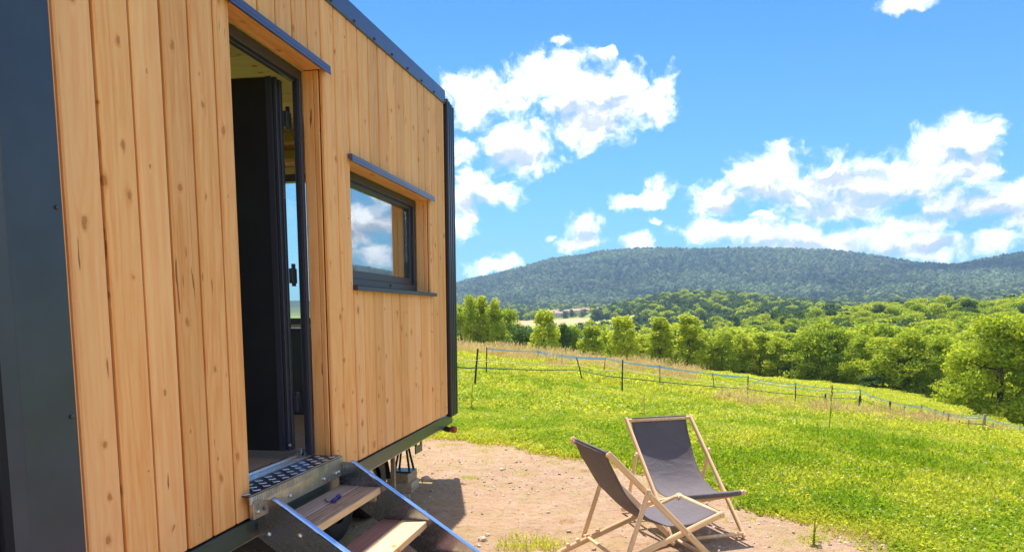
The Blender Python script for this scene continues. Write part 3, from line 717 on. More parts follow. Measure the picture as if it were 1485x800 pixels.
# ---- running gear
mb = MB()
slope_box(mb, -1.83, -1.762, 1.66, 6.02, lambda y: zb(y)-.105, lambda y: zb(y)-.016, .004)
mb.box(-4.2, -1.832, 5.90, 5.97, .44, .545); mb.box(-4.24, -4.17, 1.66, 5.895, .42, .54)
for y_ in (1.9, 3.3, 4.05, 5.0): mb.box(-4.168, -1.832, y_, y_+.05, .43, .525)
hb(mb, 'chassis', M['chassis'])
mb = MB(); slope_box(mb, -1.90, -1.772, 1.66, 6.0, lambda y: zb(y)-.112, lambda y: zb(y)-.1065); hb(mb, 'chassis_flange', M['galv_light'])
def wheel(x, y):
    w_ = empty('wheel', (3.0+x, y-3.8, .247)); w_.parent = house; w_.scale = (1.1, 1.15, 1.15)
    prof = [(.11, -.075), (.17, -.08), (.205, -.07), (.215, -.045), (.215, .045), (.205, .07), (.17, .08), (.11, .075)]
    mb = MB(); mb.sheet([[(h, r_*math.cos(a), r_*math.sin(a)) for (r_, h) in prof] for a in [k*math.pi/16 for k in range(33)]]); mb.build('tyre', M['rubber'], w_)
    mb = MB(); mb.tube([(-.06, 0, 0), (.05, 0, 0), (.055, 0, 0)], [.112, .112, .06], 24); mb.build('rim', M['galv_light'], w_)
for x, y in ((-2.00, 4.60), (-2.00, 4.04), (-4.0, 4.56), (-4.0, 4.02)): wheel(x, y)
mb = MB()
rows = []
for k in range(13):
    a = math.pi*(k/12); rows.append([(-1.90, 4.60+.262*math.cos(a), .215+.262*math.sin(a)), (-2.12, 4.60+.262*math.cos(a), .215+.262*math.sin(a))])
mb.sheet(rows); mb.box(-2.02, -1.97, 4.86, 4.90, .10, .44); hb(mb, 'mudguard', M['rubber'])
mb = MB(); mb.box(-1.96, -1.93, 5.02, 5.05, .02, .44, .002); hb(mb, 'wooden_prop', M['blockwood'])
# steady leg on blocks
st = empty('steady_leg', (3.0, -3.8, 0)); st.parent = house
mb = MB(); cx_, cy_ = -1.99, 5.40
for sx_, sy_ in ((-.06, -.05), (.06, -.05), (.06, .05), (-.06, .05)): mb.bar((cx_+sx_*.25, cy_+sy_*.25, .43), (cx_+sx_, cy_+sy_, .165), .014, .014, (1, 0, 0))
mb.build('struts', M['rubber'], st)
mb = MB(); mb.box(cx_-.08, cx_+.08, cy_-.07, cy_+.07, .152, .164, .002); mb.build('foot_plate', M['chassis'], st)
mb = MB(); mb.tube([(-1.95, 5.30, .40), (-1.86, 5.33, .40)], .028, 12); mb.build('jack_tube', M['rubber'], st)
mb = MB(); ring(mb, 5.36, 5.52, .30, .45, -1.885, -1.875, .035, .035, .06, .06, .001); hb(mb, 'slotted_bracket', M['chassis'])
mb = MB(); mb.tube([(-1.84, 5.88, .465), (-1.80, 5.86, .44), (-1.755, 5.85, .425), (-1.72, 5.84, .428)], [.022, .026, .024, .020], 10); arm = hb(mb, 'lamp_arm', M['rubber'])
mb = MB(); mb.tube([(-1.72, 5.84, .428), (-1.70, 5.835, .43), (-1.68, 5.83, .43), (-1.672, 5.828, .43)], [.028, .031, .028, .010], 14); mb.build('marker_lens', M['red'], arm)
mb = MB(); pts = [(-1.95+.012*math.sin(k*.5), 3.42, .47-k*.028) for k in range(17)]; mb.tube([p for p in pts for _ in (0, 1)][:-1] if 0 else pts, [.026 if k % 2 else .020 for k in range(17)], 10); hb(mb, 'drain_hose', M['rubber'])
# blocks under the steady leg: three separate pieces of timber
def block(x, y, z, sx_, sy_, sz_, rz, label):
    mb = MB(); mb.box(-sx_/2, sx_/2, -sy_/2, sy_/2, 0, sz_, .004); o = mb.build('timber_block', M['blockwood']); o.location = (x, y, z); o.rotation_euler = (0, 0, rz)
    tag(o, label, 'timber block', 'timber blocks packed under the steady leg'); return o
block(-2.00, 5.40, .0, .20, .22, .074, .06, 'lower timber block on the earth beneath the trailer steady leg')
block(-2.01, 5.40, .076, .18, .20, .074, -.03, 'upper timber block directly carrying the steady leg foot plate')
block(-1.93, 5.10, .0, .17, .10, .03, .3, 'thin loose piece of timber lying before the block stack')
# ================================================================== entrance steps
steps = empty('entrance_steps', (-1.3, 3.25, 0), label='galvanised entrance steps with brown timber treads below the open door', cat='steps')
def sb(mb, name, mat, parent=None):
    o = mb.build(name, mat); o.parent = parent or steps
    if parent is None: o.location = (1.3, -3.25, 0)
    return o
prof = [(-1.735, .592), (-1.665, .592), (-.845, .052), (-.80, .004), (-1.14, .004), (-1.735, .418)]
for y_, sgn in ((2.83, 1), (3.665, -1)):
    mb = MB(); a = [(x, y_-.002, z) for x, z in prof]; b_ = [(x, y_+.002, z) for x, z in prof]
    mb.face(a); mb.face(b_)
    for k in range(6): mb.face([a[k], a[(k+1) % 6], b_[(k+1) % 6], b_[k]])
    bmesh.ops.remove_doubles(mb.bm, verts=mb.bm.verts[:], dist=1e-5)
    stg = sb(mb, 'side_plate', M['galv'])
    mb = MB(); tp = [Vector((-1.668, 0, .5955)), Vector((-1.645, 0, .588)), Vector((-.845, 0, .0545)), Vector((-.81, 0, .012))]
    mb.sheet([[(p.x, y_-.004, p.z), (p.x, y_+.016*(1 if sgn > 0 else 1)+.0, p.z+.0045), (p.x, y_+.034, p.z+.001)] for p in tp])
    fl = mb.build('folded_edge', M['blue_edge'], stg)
    for (bx_, bz_) in ((-1.685, .435), (-1.535, .437), (-1.40, .27), (-1.26, .265), (-1.13, .10)):
        mb = MB(); s2 = -sgn; mb.tube([(bx_, y_+s2*.002, bz_), (bx_, y_+s2*.007, bz_), (bx_, y_+s2*.011, bz_)], [.012, .012, .005], 12); mb.build('bolt', M['bolt'], stg)
Y0, Y1 = 2.834, 3.661
def tread(name, x0, x1, z, mat, th=.038):
    mb = MB(); mb.box(0, x1-x0-.003, 0, Y1-Y0, -th, 0, .003); o = mb.build(name, M[mat]); o.parent = steps; o.location = (x0+1.3, Y0-3.25, z); return o
tread('tread_board', -1.730, -1.612, .461, 'tread'); tread('tread_board', -1.610, -1.492, .460, 'tread')
mb = MB(); mb.box(-1.4925, -1.4895, Y0+.002, Y1-.002, .424, .4585); sb(mb, 'tread_edge_strip', M['tread_pale'])
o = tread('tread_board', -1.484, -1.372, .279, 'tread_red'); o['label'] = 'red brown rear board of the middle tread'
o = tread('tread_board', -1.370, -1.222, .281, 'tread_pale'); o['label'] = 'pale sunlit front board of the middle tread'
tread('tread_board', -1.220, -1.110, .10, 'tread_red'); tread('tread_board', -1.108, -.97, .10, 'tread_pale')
for (xa, za) in ((-1.60, .418), (-1.35, .238), (-1.09, .06)):
    for y_ in (Y0+.003, Y1-.033):
        mb = MB(); mb.box(xa-.10, xa+.09, y_, y_+.03, za-.035, za+.0015, .002); sb(mb, 'cleat', M['blockwood'])
# dark blue folded glasses left on the top tread
gls = empty('sunglasses', (-1.60, 3.33, .462), .2, label='small dark blue folded sunglasses lying on the top tread', cat='sunglasses')
for k, (dx, dy) in enumerate(((-.0, -.03), (.004, .03))):
    mb = MB(); mb.tube([(dx-.008, dy-.018, .008), (dx+.004, dy-.004, .014), (dx+.004, dy+.012, .012), (dx-.006, dy+.022, .008)], [.006, .011, .010, .005], 10); mb.build('lens', M['blue_plastic'], gls)
mb = MB(); mb.tube([(.004, -.012, .013), (.006, 0, .015), (.006, .012, .013)], .003, 8); mb.build('bridge', M['blue_plastic'], gls)
mb = MB(); mb.tube([(-.006, -.05, .008), (-.03, -.04, .006), (-.05, .0, .005), (-.055, .03, .005)], .0025, 8); mb.build('temple', M['blue_plastic'], gls); gls.scale = (1.1, 1.1, 1.1)
# ================================================================== deck chairs
SH = dict(xaf=.329, xat=-.341, zat=.681, xbr=-.437, xbf=.348, zbf=.299, tc=.684, sc=.229, wA=.493, wB=.440, wC=.545)
def deck_chair(loc, yaw, label):
    ch = empty('deck_chair', loc, yaw, label=label, cat='deck chair', group='folding deck chairs on the bare earth')
    p = SH; A0 = Vector((p['xaf'], 0, .018)); A1 = Vector((p['xat'], 0, p['zat'])); B0 = Vector((p['xbr'], 0, .024)); B1 = Vector((p['xbf'], 0, p['zbf']))
    Cc = A0.lerp(A1, p['tc']); C0 = B0.lerp(B1, p['sc']); y = lambda v, yy: (v.x, yy, v.z)
    def rail(name, a, b_, yy, h=.034, w_=.019, ext=.015):
        d = (b_-a).normalized(); mb = MB(); a2 = a-d*ext; b2 = b_+d*ext
        L = (b2-a2).length; mb.box(-w_/2, w_/2, -h/2, h/2, 0, L, .006)
        o = mb.build(name, M['beech'], ch); q = d.to_track_quat('Z', 'Y')
        # keep the section's long side in the chair's side plane
        zax = d; xax = Vector((0, 1, 0)); yax = zax.cross(xax)
        o.matrix_local = Matrix.Translation((a2.x, yy, a2.z)) @ Matrix((xax, yax, zax)).transposed().to_4x4()
        return o
    for s_ in (1, -1):
        rail('back_rail', A0, A1, s_*p['wA']/2)
        br = rail('seat_rail', B0, B1, s_*p['wB']/2)
        rail('support_rail', C0+Vector((0, 0, .012)), Cc, s_*p['wC']/2, .028, .017, .02)
    def dowel(name, v, w_, r_=.011, parent=ch):
        mb = MB(); mb.tube([y(v, -w_/2), y(v, w_/2)], r_, 12); return mb.build(name, M['beech'], parent)
    dowel('top_bar', A1-(A1-A0).normalized()*.01, p['wA']+.012, .013)
    dowel('front_bar', B1, p['wB']+.035, .014); dowel('foot_bar', A0+Vector((0, 0, .012)), p['wA']-.018, .012); dowel('rear_bar', B0, p['wB']-.018, .011)
    dowel('support_bar', C0+Vector((0, 0, .012)), p['wC']+.005, .010)
    # notch blocks along the rear of the seat rails
    dB = (B1-B0).normalized(); up = Vector((-dB.z, 0, dB.x))
    for s_ in (1, -1):
        for tt in (.08, .16, .24, .32):
            mb = MB(); c_ = B0+(B1-B0)*tt+up*.020; mb.tube([y(c_, s_*p['wB']/2-.0095), y(c_, s_*p['wB']/2+.0095)], .011, 12)
            mb.build('notch', M['beech'], ch)
        t_ = None
        Mx = np.array([[(A1-A0).x, -(B1-B0).x], [(A1-A0).z, -(B1-B0).z]]); tt = np.linalg.solve(Mx, [(B0-A0).x, (B0-A0).z])[0]; X = A0+(A1-A0)*tt
        for c_, wd in ((X, p['wA']/2), (Cc, p['wC']/2)):
            mb = MB(); mb.tube([y(c_, s_*(wd+.008)), y(c_, s_*(wd+.013))], .008, 10); mb.build('pivot_bolt', M['bolt'], ch)
    # canvas: hangs in a curve from top bar to front bar
    n = 34; k1 = A1+Vector((-.006, 0, .010)); k4 = B1+Vector((.008, 0, .012))
    k2 = k1+Vector((.17, 0, -.40)); k3 = k4+Vector((-.33, 0, -.15)); rows = []
    wtop, wbot = p['wA']-.075, p['wB']-.045
    for i in range(n+1):
        u_ = i/n; q = k1*(1-u_)**3+k2*3*u_*(1-u_)**2+k3*3*u_*u_*(1-u_)+k4*u_**3
        wd = (wtop*(1-u_)+wbot*u_)*(1-.05*math.sin(math.pi*u_)); r_ = []
        for j in range(15):
            f = j/14-.5; sag = -.022*math.sin(math.pi*u_)*(1-(2*f)**2)+.0022*math.sin(u_*31+f*5)*abs(2*f)**2
            r_.append((q.x+sag*.5, f*wd, q.z+sag))
        rows.append(r_)
    # wraps round both bars
    def wrap(v, r_, a0, a1, wd):
        return [[(v.x+r_*math.cos(a0+(a1-a0)*k/6), (j/14-.5)*wd, v.z+r_*math.sin(a0+(a1-a0)*k/6)) for j in range(15)] for k in range(7)]
    v = A1-(A1-A0).normalized()*.01
    rows = wrap(v, .016, -2.6, -5.1, wtop)+rows+wrap(B1, .017, 1.2, -2.2, wbot)
    mb = MB(); mb.sheet(rows); cv_ = mb.build('canvas', M['canvas'], ch)
    so_ = cv_.modifiers.new('thickness', 'SOLIDIFY'); so_.thickness = .003; so_.offset = 0
    mb = MB()
    for j in (0, 14):
        mb.tube([Vector(r_[j])+Vector((0, 0, -.001)) for r_ in rows[7:-7]], .0035, 6)
    mb.build('hem', M['canvas'], cv_)
    return ch
deck_chair((.173, 4.756, 0), -1.078, 'deck chair at the back, its grey canvas facing the viewer before the grass')
deck_chair((-.056, 4.038, 0), .504, 'nearer deck chair seen from behind, brownish canvas back, facing right')
# ================================================================== vegetation meshes
def leaf_quads(P_, N_, size, rng, asp=.7):
    n = len(P_); r = rng.normal(size=(n, 3)); N_ = N_+.75*r*np.linalg.norm(N_, axis=1, keepdims=True); N_ /= np.linalg.norm(N_, axis=1, keepdims=True)+1e-9
    T_ = np.cross(N_, rng.normal(size=(n, 3))); T_ /= np.linalg.norm(T_, axis=1, keepdims=True)+1e-9; B_ = np.cross(N_, T_)
    s = (size*rng.uniform(.6, 1.35, n))[:, None]
    q = np.stack([P_-T_*s, P_-B_*s*asp+N_*s*.15, P_+T_*s, P_+B_*s*asp+N_*s*.15], 1).reshape(-1, 3)
    return q, np.arange(4*n).reshape(-1, 4)
def crown_mesh(name, seed, Wd, H, shape, n, leaf, mat, lobes=26, lr=.2, base=.12):
    rng = np.random.default_rng(seed); cs = []; rs = []
    while len(cs) < lobes:
        h = rng.uniform(base, 1.0)
        if shape == 'column': prof = .5*min(1, (h-base+.05)*5)*(1.06-h)**.35
        elif shape == 'round': prof = .5*math.sqrt(max(0, 1-((h-.52)/.52)**2))*1.0
        else: prof = .5*min(1, .55+(h-base)*1.6)*math.sqrt(max(0, 1-max(0, (h-.35)/.68)**2))
        a = rng.uniform(0, 2*math.pi); rad = prof*math.sqrt(rng.uniform(.1, 1))
        r0 = lr*rng.uniform(.65, 1.3)*Wd*(.75 if shape == 'column' else 1)
        rad = max(0, rad*Wd-r0*.55)
        cs.append((rad*math.cos(a), rad*math.sin(a), min(h*H, H-r0*.75))); rs.append(r0)
    cs = np.array(cs); rs = np.array(rs); k = rng.choice(lobes, n, p=rs**2/np.sum(rs**2))
    d = rng.normal(size=(n, 3)); d /= np.linalg.norm(d, axis=1, keepdims=True); d[:, 2] = np.where(d[:, 2] < -.3, d[:, 2]*.5, d[:, 2])
    rad = rs[k]*(rng.uniform(.35, 1.12, n)**.5)*(1+.22*np.sin(d[:, 0]*7+k)*np.cos(d[:, 2]*6+k*2))
    P_ = cs[k]+d*rad[:, None]*np.array([1, 1, .8 if shape != 'column' else 1.5]); P_[:, 2] = np.maximum(P_[:, 2], .15)
    q, f = leaf_quads(P_, d*.65+np.array([0, 0, .65]), leaf, rng)
    return np_mesh(name, q, f, M[mat]), cs
def trunk_mesh(name, seed, H, r0, cs, mat='bark'):
    rng = random.Random(seed); mb = MB()
    pts = [Vector((0, 0, -.3))]+[Vector((rng.uniform(-.02, .02)*H, rng.uniform(-.02, .02)*H, H*k/6)) for k in range(1, 6)]
    mb.tube(pts, [r0*1.3]+[r0*(1-k/6.2) for k in range(1, 6)], 8)
    for k in range(min(9, len(cs))):
        c = Vector(cs[rng.randrange(len(cs))]); s_ = pts[min(4, 1+k//2)]; mid = s_.lerp(c, .5)+Vector((0, 0, -.03*H)); mb.tube([s_, mid, c], [r0*.45, r0*.3, r0*.08], 5)
    me_ = bpy.data.meshes.new(name); mb.bm.to_mesh(me_); mb.bm.free(); me_.materials.append(M[mat]); return me_
KIND = {}
def kind(key, seed, Wd, H, shape, n, leaf, mat, lobes=26, lr=.2, base=.12, tr=.25):
    cm, cs = crown_mesh(key+'_crown', seed, Wd, H, shape, n, leaf, mat, lobes, lr, base); KIND.setdefault(key, []).append((cm, trunk_mesh(key+'_trunk', seed, H, tr, cs), Wd, H))
for s_ in (1, 2, 3): kind('poplar', s_, 4.2, 10, 'column', 7500, .15, 'leaf_light', 75, .17, .0, .10)
for s_ in (11, 12, 13, 14): kind('broadleaf', s_, 8, 9, 'spread', 9000, .17, 'leaf', 50, .155, -.06, .16)
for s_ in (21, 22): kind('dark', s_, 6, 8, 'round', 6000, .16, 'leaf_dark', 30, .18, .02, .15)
for s_ in (31, 32): kind('light', s_, 5.4, 9, 'column', 8500, .16, 'leaf_light', 80, .15, -.02, .12)
kind('oak', 41, 12, 11, 'spread', 34000, .16, 'leaf', 130, .115, -.06, .28)
for s_ in (51, 52, 53, 54, 55): kind('wood', s_, 9.5, 9.5, 'round', 3000, .32, ('leaf', 'leaf', 'leaf_light', 'leaf_dark', 'leaf')[s_-51], 24, .19, .12, .3)
NAMES = {'poplar': 'poplar_tree', 'broadleaf': 'broadleaf_tree', 'dark': 'dark_tree', 'light': 'light_green_tree', 'oak': 'oak_tree', 'wood': 'woodland_tree'}
def tree(key, x, y, h, wd, label, group=None, var=None, z=None):
    vs = KIND[key]; cm, tm_, W0, H0 = vs[random.randrange(len(vs)) if var is None else var % len(vs)]
    root = empty(NAMES[key], (x, y, (tz(x, y) if z is None else z)-.15), random.uniform(0, 6.28), label=label, cat='tree', group=group)
    sx_ = wd/W0; root.scale = (sx_, sx_*random.uniform(.92, 1.08), h/H0)
    for nm, me_ in (('crown', cm), ('trunk', tm_)):
        o = bpy.data.objects.new(nm, me_); C.objects.link(o); o.parent = root
    return root
def tree_px(key, u, D, vtop, wpx, label, group=None, var=None):
    x, y, z = at(u, D); h = HC+(RM@_d(u, vtop))[2]/(RM@_d(u, vtop))[1]*D-z
    return tree(key, x, y, max(2.5, h*1.03), wpx/1040*D, label, group, var, z)
FRONT = [
 ('poplar',668,128,446,34,'light poplar half hidden behind the black corner of the tiny house'),
 ('poplar',683,126,434,30,'tall light poplar nearest the tiny house corner, leftmost fully clear one'),
 ('poplar',699,128,436,32,'tall light poplar in the middle of the left hand poplar row'),
 ('poplar',719,126,439,38,'broad light poplar at the right end of the left hand poplar row'),
 ('broadleaf',737,150,450,40,'rounded green tree just right of the poplar row'),
 ('dark',756,122,471,44,'dark round tree below the golden field, right of the poplar row'),
 ('light',789,112,456,44,'light yellow green tree standing out before the village fields'),
 ('dark',771,125,480,26,'small dark tree wedged left of the light tree before the village'),
 ('dark',816,118,470,30,'narrow dark tree with a small pointed top before the green field'),
 ('broadleaf',833,126,474,30,'mid green tree with twin tops before the far green field'),
 ('light',858,116,476,40,'yellow green bushy tree right of the twin topped tree'),
 ('broadleaf',880,126,480,34,'low dark green tree left of the tall feathery light tree'),
 ('light',904,108,463,46,'tall feathery light tree above the blue fence tape'),
 ('broadleaf',930,120,486,36,'low mid green tree between the feathery tree and the narrow poplar'),
 ('poplar',957,112,464,40,'narrow light poplar above the back of the rear deck chair'),
 ('broadleaf',976,126,480,32,'shaded green tree between the two light poplars'),
 ('poplar',999,110,460,44,'tall light poplar right of the rear deck chair top'),
 ('light',1022,114,484,34,'low yellow green tree at the foot of the tall right poplar'),
 ('broadleaf',1048,116,482,46,'round green tree where the wood edge begins, right of the poplars'),
 ('light',1078,118,486,40,'yellow green tree in the wood edge above the tallest fence stake'),
 ('light',1104,120,486,38,'slender light tree with visible stem in the wood edge'),
 ('broadleaf',1130,118,490,40,'sunlit yellow green tree in the wood edge, left of the dark gap'),
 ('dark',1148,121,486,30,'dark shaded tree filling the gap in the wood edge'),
 ('broadleaf',1172,114,477,60,'broad domed tree in the wood edge right of the dark gap'),
 ('broadleaf',1216,112,478,56,'dense green tree in the wood edge above the leaning stake pair'),
 ('broadleaf',1252,108,486,44,'lower green tree in the wood edge beside the rounded bush'),
 ('broadleaf',1284,104,490,60,'wide pale leaved tree in the wood edge right of the rounded bush'),
 ('broadleaf',1322,102,478,56,'tall green tree in the wood edge left of the big oak'),
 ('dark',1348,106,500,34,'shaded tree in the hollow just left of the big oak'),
 ('broadleaf',1366,100,486,50,'green tree tucked against the left flank of the big oak'),
]
for k, (key, u, D, vt, wp, lab) in enumerate(FRONT): tree_px(key, u, D, vt, wp*(1.3 if u > 1040 else 1.35 if key in ('poplar', 'light') else 1.2), lab, 'trees along the foot of the pasture', var=k)
x, y, z = at(1456, 72); tree('oak', x, y, 9.7, 10.6, 'biggest oak at the right edge with its skirt of leaves near the ground', None, 0)
x, y, z = at(1530, 84); tree('broadleaf', x, y, 10.3, 11.5, 'tree behind the biggest oak, cut by the right edge of the picture', None, 1)
x, y, z = at(1268, 101); tree('dark', x, y, 1.9, 3.6, 'small rounded bush at the edge of the lower meadow', None, 0)
# the wood behind: individuals first, the rest as one mass
def inview(x, y, m=.06):
    t_ = x/np.maximum(y, .1); return (y > 0) & (t_ > TVL-m) & (t_ < TVR+m)
TVL, TVR = u2t(640, 455), u2t(1485, 455)
rng = np.random.default_rng(5)
cand = []
gy = 128.
while gy < 460:
    sp = 9.5 if gy < 260 else 11
    gx = u2t(655)*gy
    while gx < (TVR+.05)*gy:
        jx, jy = gx+rng.uniform(-.35, .35)*sp, gy+rng.uniform(-.35, .35)*sp
        t_ = jx/jy
        if not (t_ < u2t(1080) and jy > 175 and field_masks(np.array([jx]), np.array([jy]))[2][0]): cand.append((jx, jy, t_))
        gx += sp*(1.0 if t_ > u2t(1040) else 1.5)
    gy += sp
    cand = cand
cand.sort(key=lambda c: math.hypot(c[0], c[1]))
WL = ['woodland tree among many packed on the slope behind the lower meadow']
NI = 270; rest = cand[NI:]
for k, (x, y, t_) in enumerate(cand[:NI]):
    h = random.uniform(8.0, 11.5)*(.85 if t_ < u2t(1000) else 1)
    vi = random.randrange(5); d_ = math.hypot(x, y); dn_ = sorted([c[1] for c in cand[:NI]])
    tone = ('mid green', 'rounded mid green', 'light yellow green', 'dark green', 'broad mid green')[vi]
    row = 'front rows' if d_ < 175 else ('middle rows' if d_ < 215 else 'back rows')
    u_ = 955+1040*t_; plc = ['behind the leftmost poplars', 'right of the left poplars', 'below the village', 'below the far green field', 'behind the feathery tree', 'behind the narrow poplar', 'behind the tall right poplar', 'left of the tape bend', 'above the tape bend', 'above the dark gap', 'right of the dark gap', 'above the leaning stakes', 'above the rounded bush', 'right of the rounded bush', 'left of the big oak', 'above the big oak', 'behind the big oak'][sum(u_ > q for q in (710, 770, 840, 890, 930, 980, 1015, 1060, 1110, 1150, 1190, 1240, 1285, 1330, 1385, 1440))]
    tree('wood', x, y, h, random.uniform(8.5, 12), tone+' woodland tree in the '+row+' '+plc, 'woodland behind the lower meadow', vi, z=tz(x, y)-.6)
woodlib = lib('woodland_crown', [KIND['wood'][i][0] for i in range(5)])
P_ = np.array([(x, y, tz(x, y)-.8) for x, y, _ in rest]); n = len(P_)
def rots(n, rng, tilt=0): return np.column_stack([rng.uniform(-tilt, tilt, n), rng.uniform(-tilt, tilt, n), rng.uniform(0, 6.28, n)])
def scs(n, rng, a, b, zr=(.85, 1.15)):
    s = rng.uniform(a, b, n); return np.column_stack([s, s, s*rng.uniform(*zr, n)])
scatter('distant_woodland', P_, scs(n, rng, .9, 1.25), rots(n, rng), rng.integers(0, 5, n), woodlib, 'continuous green woodland covering the slope far beyond the meadow', 'woodland')
# middle distance: valley woods up to the foot of the mountain
for s_ in (61, 62, 63, 64): kind('valley', s_, 13, 12, 'round', 620, .85, ('leaf_far', 'leaf', 'leaf_dark', 'leaf_far')[s_-61], 16, .21, .05, .3)
vallib = lib('valley_crown', [v[0] for v in KIND['valley']])
def field_pts(y0, y1, sp, keep, t0=None, t1=None):
    t0 = TVL-.08 if t0 is None else t0; t1 = TVR+.08 if t1 is None else t1
    A = .5*(t1-t0)*(y1**2-y0**2); n = int(A/sp**2); y = np.sqrt(rng.uniform(y0**2, y1**2, n)); x = rng.uniform(t0, t1, n)*y
    k = keep(x, y); x, y = x[k], y[k]; return x, y
def keep_mid(x, y):
    tm_, gm_, lm_ = field_masks(x, y); t_ = x/y
    vill = (y > 1100) & (y < 1400) & (t_ > u2t(780)) & (t_ < u2t(882)) & (rng.random(len(x)) < np.where(y < 1230, .95, .86))
    patch = (fbm(x/170, y/170, 31) > .60) & (y < 1500)
    return ~(tm_ | gm_ | lm_ | vill | patch) & ~((y < 470) & (t_ > u2t(1080)))
x, y = field_pts(250, 2050, 10.5, keep_mid); n = len(x)
zz = terr(x, y)-1.5
scatter('valley_woods', np.column_stack([x, y, zz]), scs(n, rng, .65, 1.15, (.7, 1.2)), rots(n, rng), rng.integers(0, 4, n), vallib, 'green woods and hedges filling the valley up to the mountain foot', 'woodland')
print('valley', n)
# the mountain's forest canopy
def lump(seed, mat):
    bm = bmesh.new(); bmesh.ops.create_icosphere(bm, subdivisions=3, radius=1); r = random.Random(seed)
    o_ = Vector((r.uniform(0, 9), r.uniform(0, 9), r.uniform(0, 9)))
    from mathutils import noise as mn
    for v in bm.verts:
        d = 1+.34*mn.noise(v.co*1.9+o_)+.22*mn.noise(v.co*4.5+o_); v.co *= d; v.co.z *= 1.0
    me_ = bpy.data.meshes.new('canopy'); bm.to_mesh(me_); bm.free(); me_.materials.append(M[mat]); return me_
canlib = lib('canopy_crown', [lump(1, 'leaf_hill'), lump(2, 'leaf_hill'), lump(3, 'leaf_hill'), lump(4, 'leaf_hill')])
def keep_hill(x, y): return (y > 0)
x, y = field_pts(1980, 3680, 15.5, keep_hill); n = len(x)
print('hill', n)
scatter('mountain_forest', np.column_stack([x, y, terr(x, y)+1.0]), scs(n, rng, 5, 11.5, (1.1, 1.9)), rots(n, rng, .2), rng.integers(0, 4, n), canlib, 'bluish forest covering the long mountain from foot to ridge', 'forest')
# ================================================================== grass
def patch(seed, size, nb, nc, nf, hb_, mats, bw=.0032, cl=.010):
    r = np.random.default_rng(seed); V_ = []; F_ = []; mi = []
    P_ = r.uniform(-size/2, size/2, (nb, 2)); a = r.uniform(0, 6.28, nb); h = hb_*r.uniform(.35, 1.3, nb); ln = r.uniform(.1, .9, nb)*h
    ba = r.uniform(0, 6.28, nb); wv = np.column_stack([np.cos(ba), np.sin(ba), np.zeros(nb)])*bw
    lean = np.column_stack([np.cos(a)*ln, np.sin(a)*ln, np.zeros(nb)]); b0 = np.column_stack([P_, np.full(nb, -.01)])
    mid = b0+lean*.35+np.array([0, 0, 1])*h[:, None]*.6; top = b0+lean+np.array([0, 0, 1])*h[:, None]*.95
    q = np.stack([b0-wv, b0+wv, mid+wv*.8, mid-wv*.8, mid-wv*.8, mid+wv*.8, top+wv*.1, top-wv*.1], 1).reshape(-1, 3)
    V_.append(q); F_.append(np.arange(8*nb).reshape(-1, 4)); mi += [0]*(2*nb)
    if nc:
        C_ = np.column_stack([r.uniform(-size/2, size/2, (nc, 2)), hb_*r.uniform(.25, .8, nc)]); N_ = np.tile([0, 0, 1.], (nc, 1))
        q, f = leaf_quads(C_, N_*1.6, cl, r, .8); F_.append(f+len(V_[0])); V_.append(q); mi += [0]*nc
    if nf:
        base = sum(len(v) for v in V_); qs = []; fs = []
        for k in range(nf):
            c = np.array([*r.uniform(-size/2, size/2, 2), hb_*r.uniform(.8, 1.15)]); s = cl*r.uniform(.45, .75)
            o6 = c+np.array([[s,0,0],[0,s,0],[-s,0,0],[0,-s,0],[0,0,s],[0,0,-s]])
            i = len(qs)*6; qs.append(o6)
            for (p, q_) in ((0,1),(1,2),(2,3),(3,0)): fs += [[i+p,i+q_,i+4,i+4],[i+q_,i+p,i+5,i+5]]
        V_.append(np.vstack(qs)); tri = np.array(fs)
    V_ = np.vstack(V_); F_ = np.vstack(F_)
    bm = None
    me_ = np_mesh('grass_patch', V_[:F_.max()+1] if not nf else V_, F_, mats)
    if nf:
        bm = bmesh.new(); bm.from_mesh(me_); bm.verts.ensure_lookup_table()
        for f in tri:
            ff = bm.faces.new([bm.verts[base+j] for j in f[:3]]); ff.material_index = 1
        bm.to_mesh(me_); bm.free()
    return me_
gm1 = [patch(k, .5, 300, 260, (2, 1, 4, 1, 0, 1)[k-1], (.055, .06, .05, .065, .085, .05)[k-1], [M['grass_deep' if k > 4 else 'grass'], M['flower']], .0032, (.011, .010, .012, .010, .013, .017)[k-1]) for k in (1, 2, 3, 4, 5, 6)]
gm1 += [gm1[0], gm1[2]]
glib = lib('pasture_tuft', gm1)
gm2 = [patch(k, .9, 330, 220, (3, 1, 1)[k-11], .085, [M['grass_deep' if k == 13 else 'grass'], M['flower']], .007, .022) for k in (11, 12, 13)]
gm2 += [gm2[0]]
glib2 = lib('pasture_tuft_mid', gm2)
gm3 = [patch(k, 2.4, 420, 160, (2, 0)[k-21], .13, [M['grass'], M['flower']], .02, .05) for k in (21, 22)]
glib3 = lib('pasture_tuft_far', gm3)
def grass_ring(name, y0, y1, sp, lib_, nv, smin, smax, t0, t1, label, zf=(.35, 1.7), marg=0.0, cond=None):
    def keep(x, y):
        s = sdf(x, y)+(fbm(x*1.4, y*1.4, 77)-.45)*.5; k = s > marg
        return k if cond is None else k & cond(x, y)
    x, y = field_pts(y0, y1, sp, keep, t0, t1); n = len(x)
    s = rng.uniform(smin, smax, n); hz_ = s*(zf[0]+(zf[1]-zf[0])*fbm(x/2.2, y/2.2, 55)*1.1)*rng.uniform(.8, 1.2, n)
    scatter(name, np.column_stack([x, y, terr(x, y)]), np.column_stack([s, s, hz_]), rots(n, rng, .06), rng.integers(0, nv, n), lib_, label, 'grass'); print(name, n)
grass_ring('near_pasture_grass', .8, 10.5, .15, glib, 8, .75, 1.2, -.62, .95, 'short clover rich grass with small white flowers beside the bare earth')
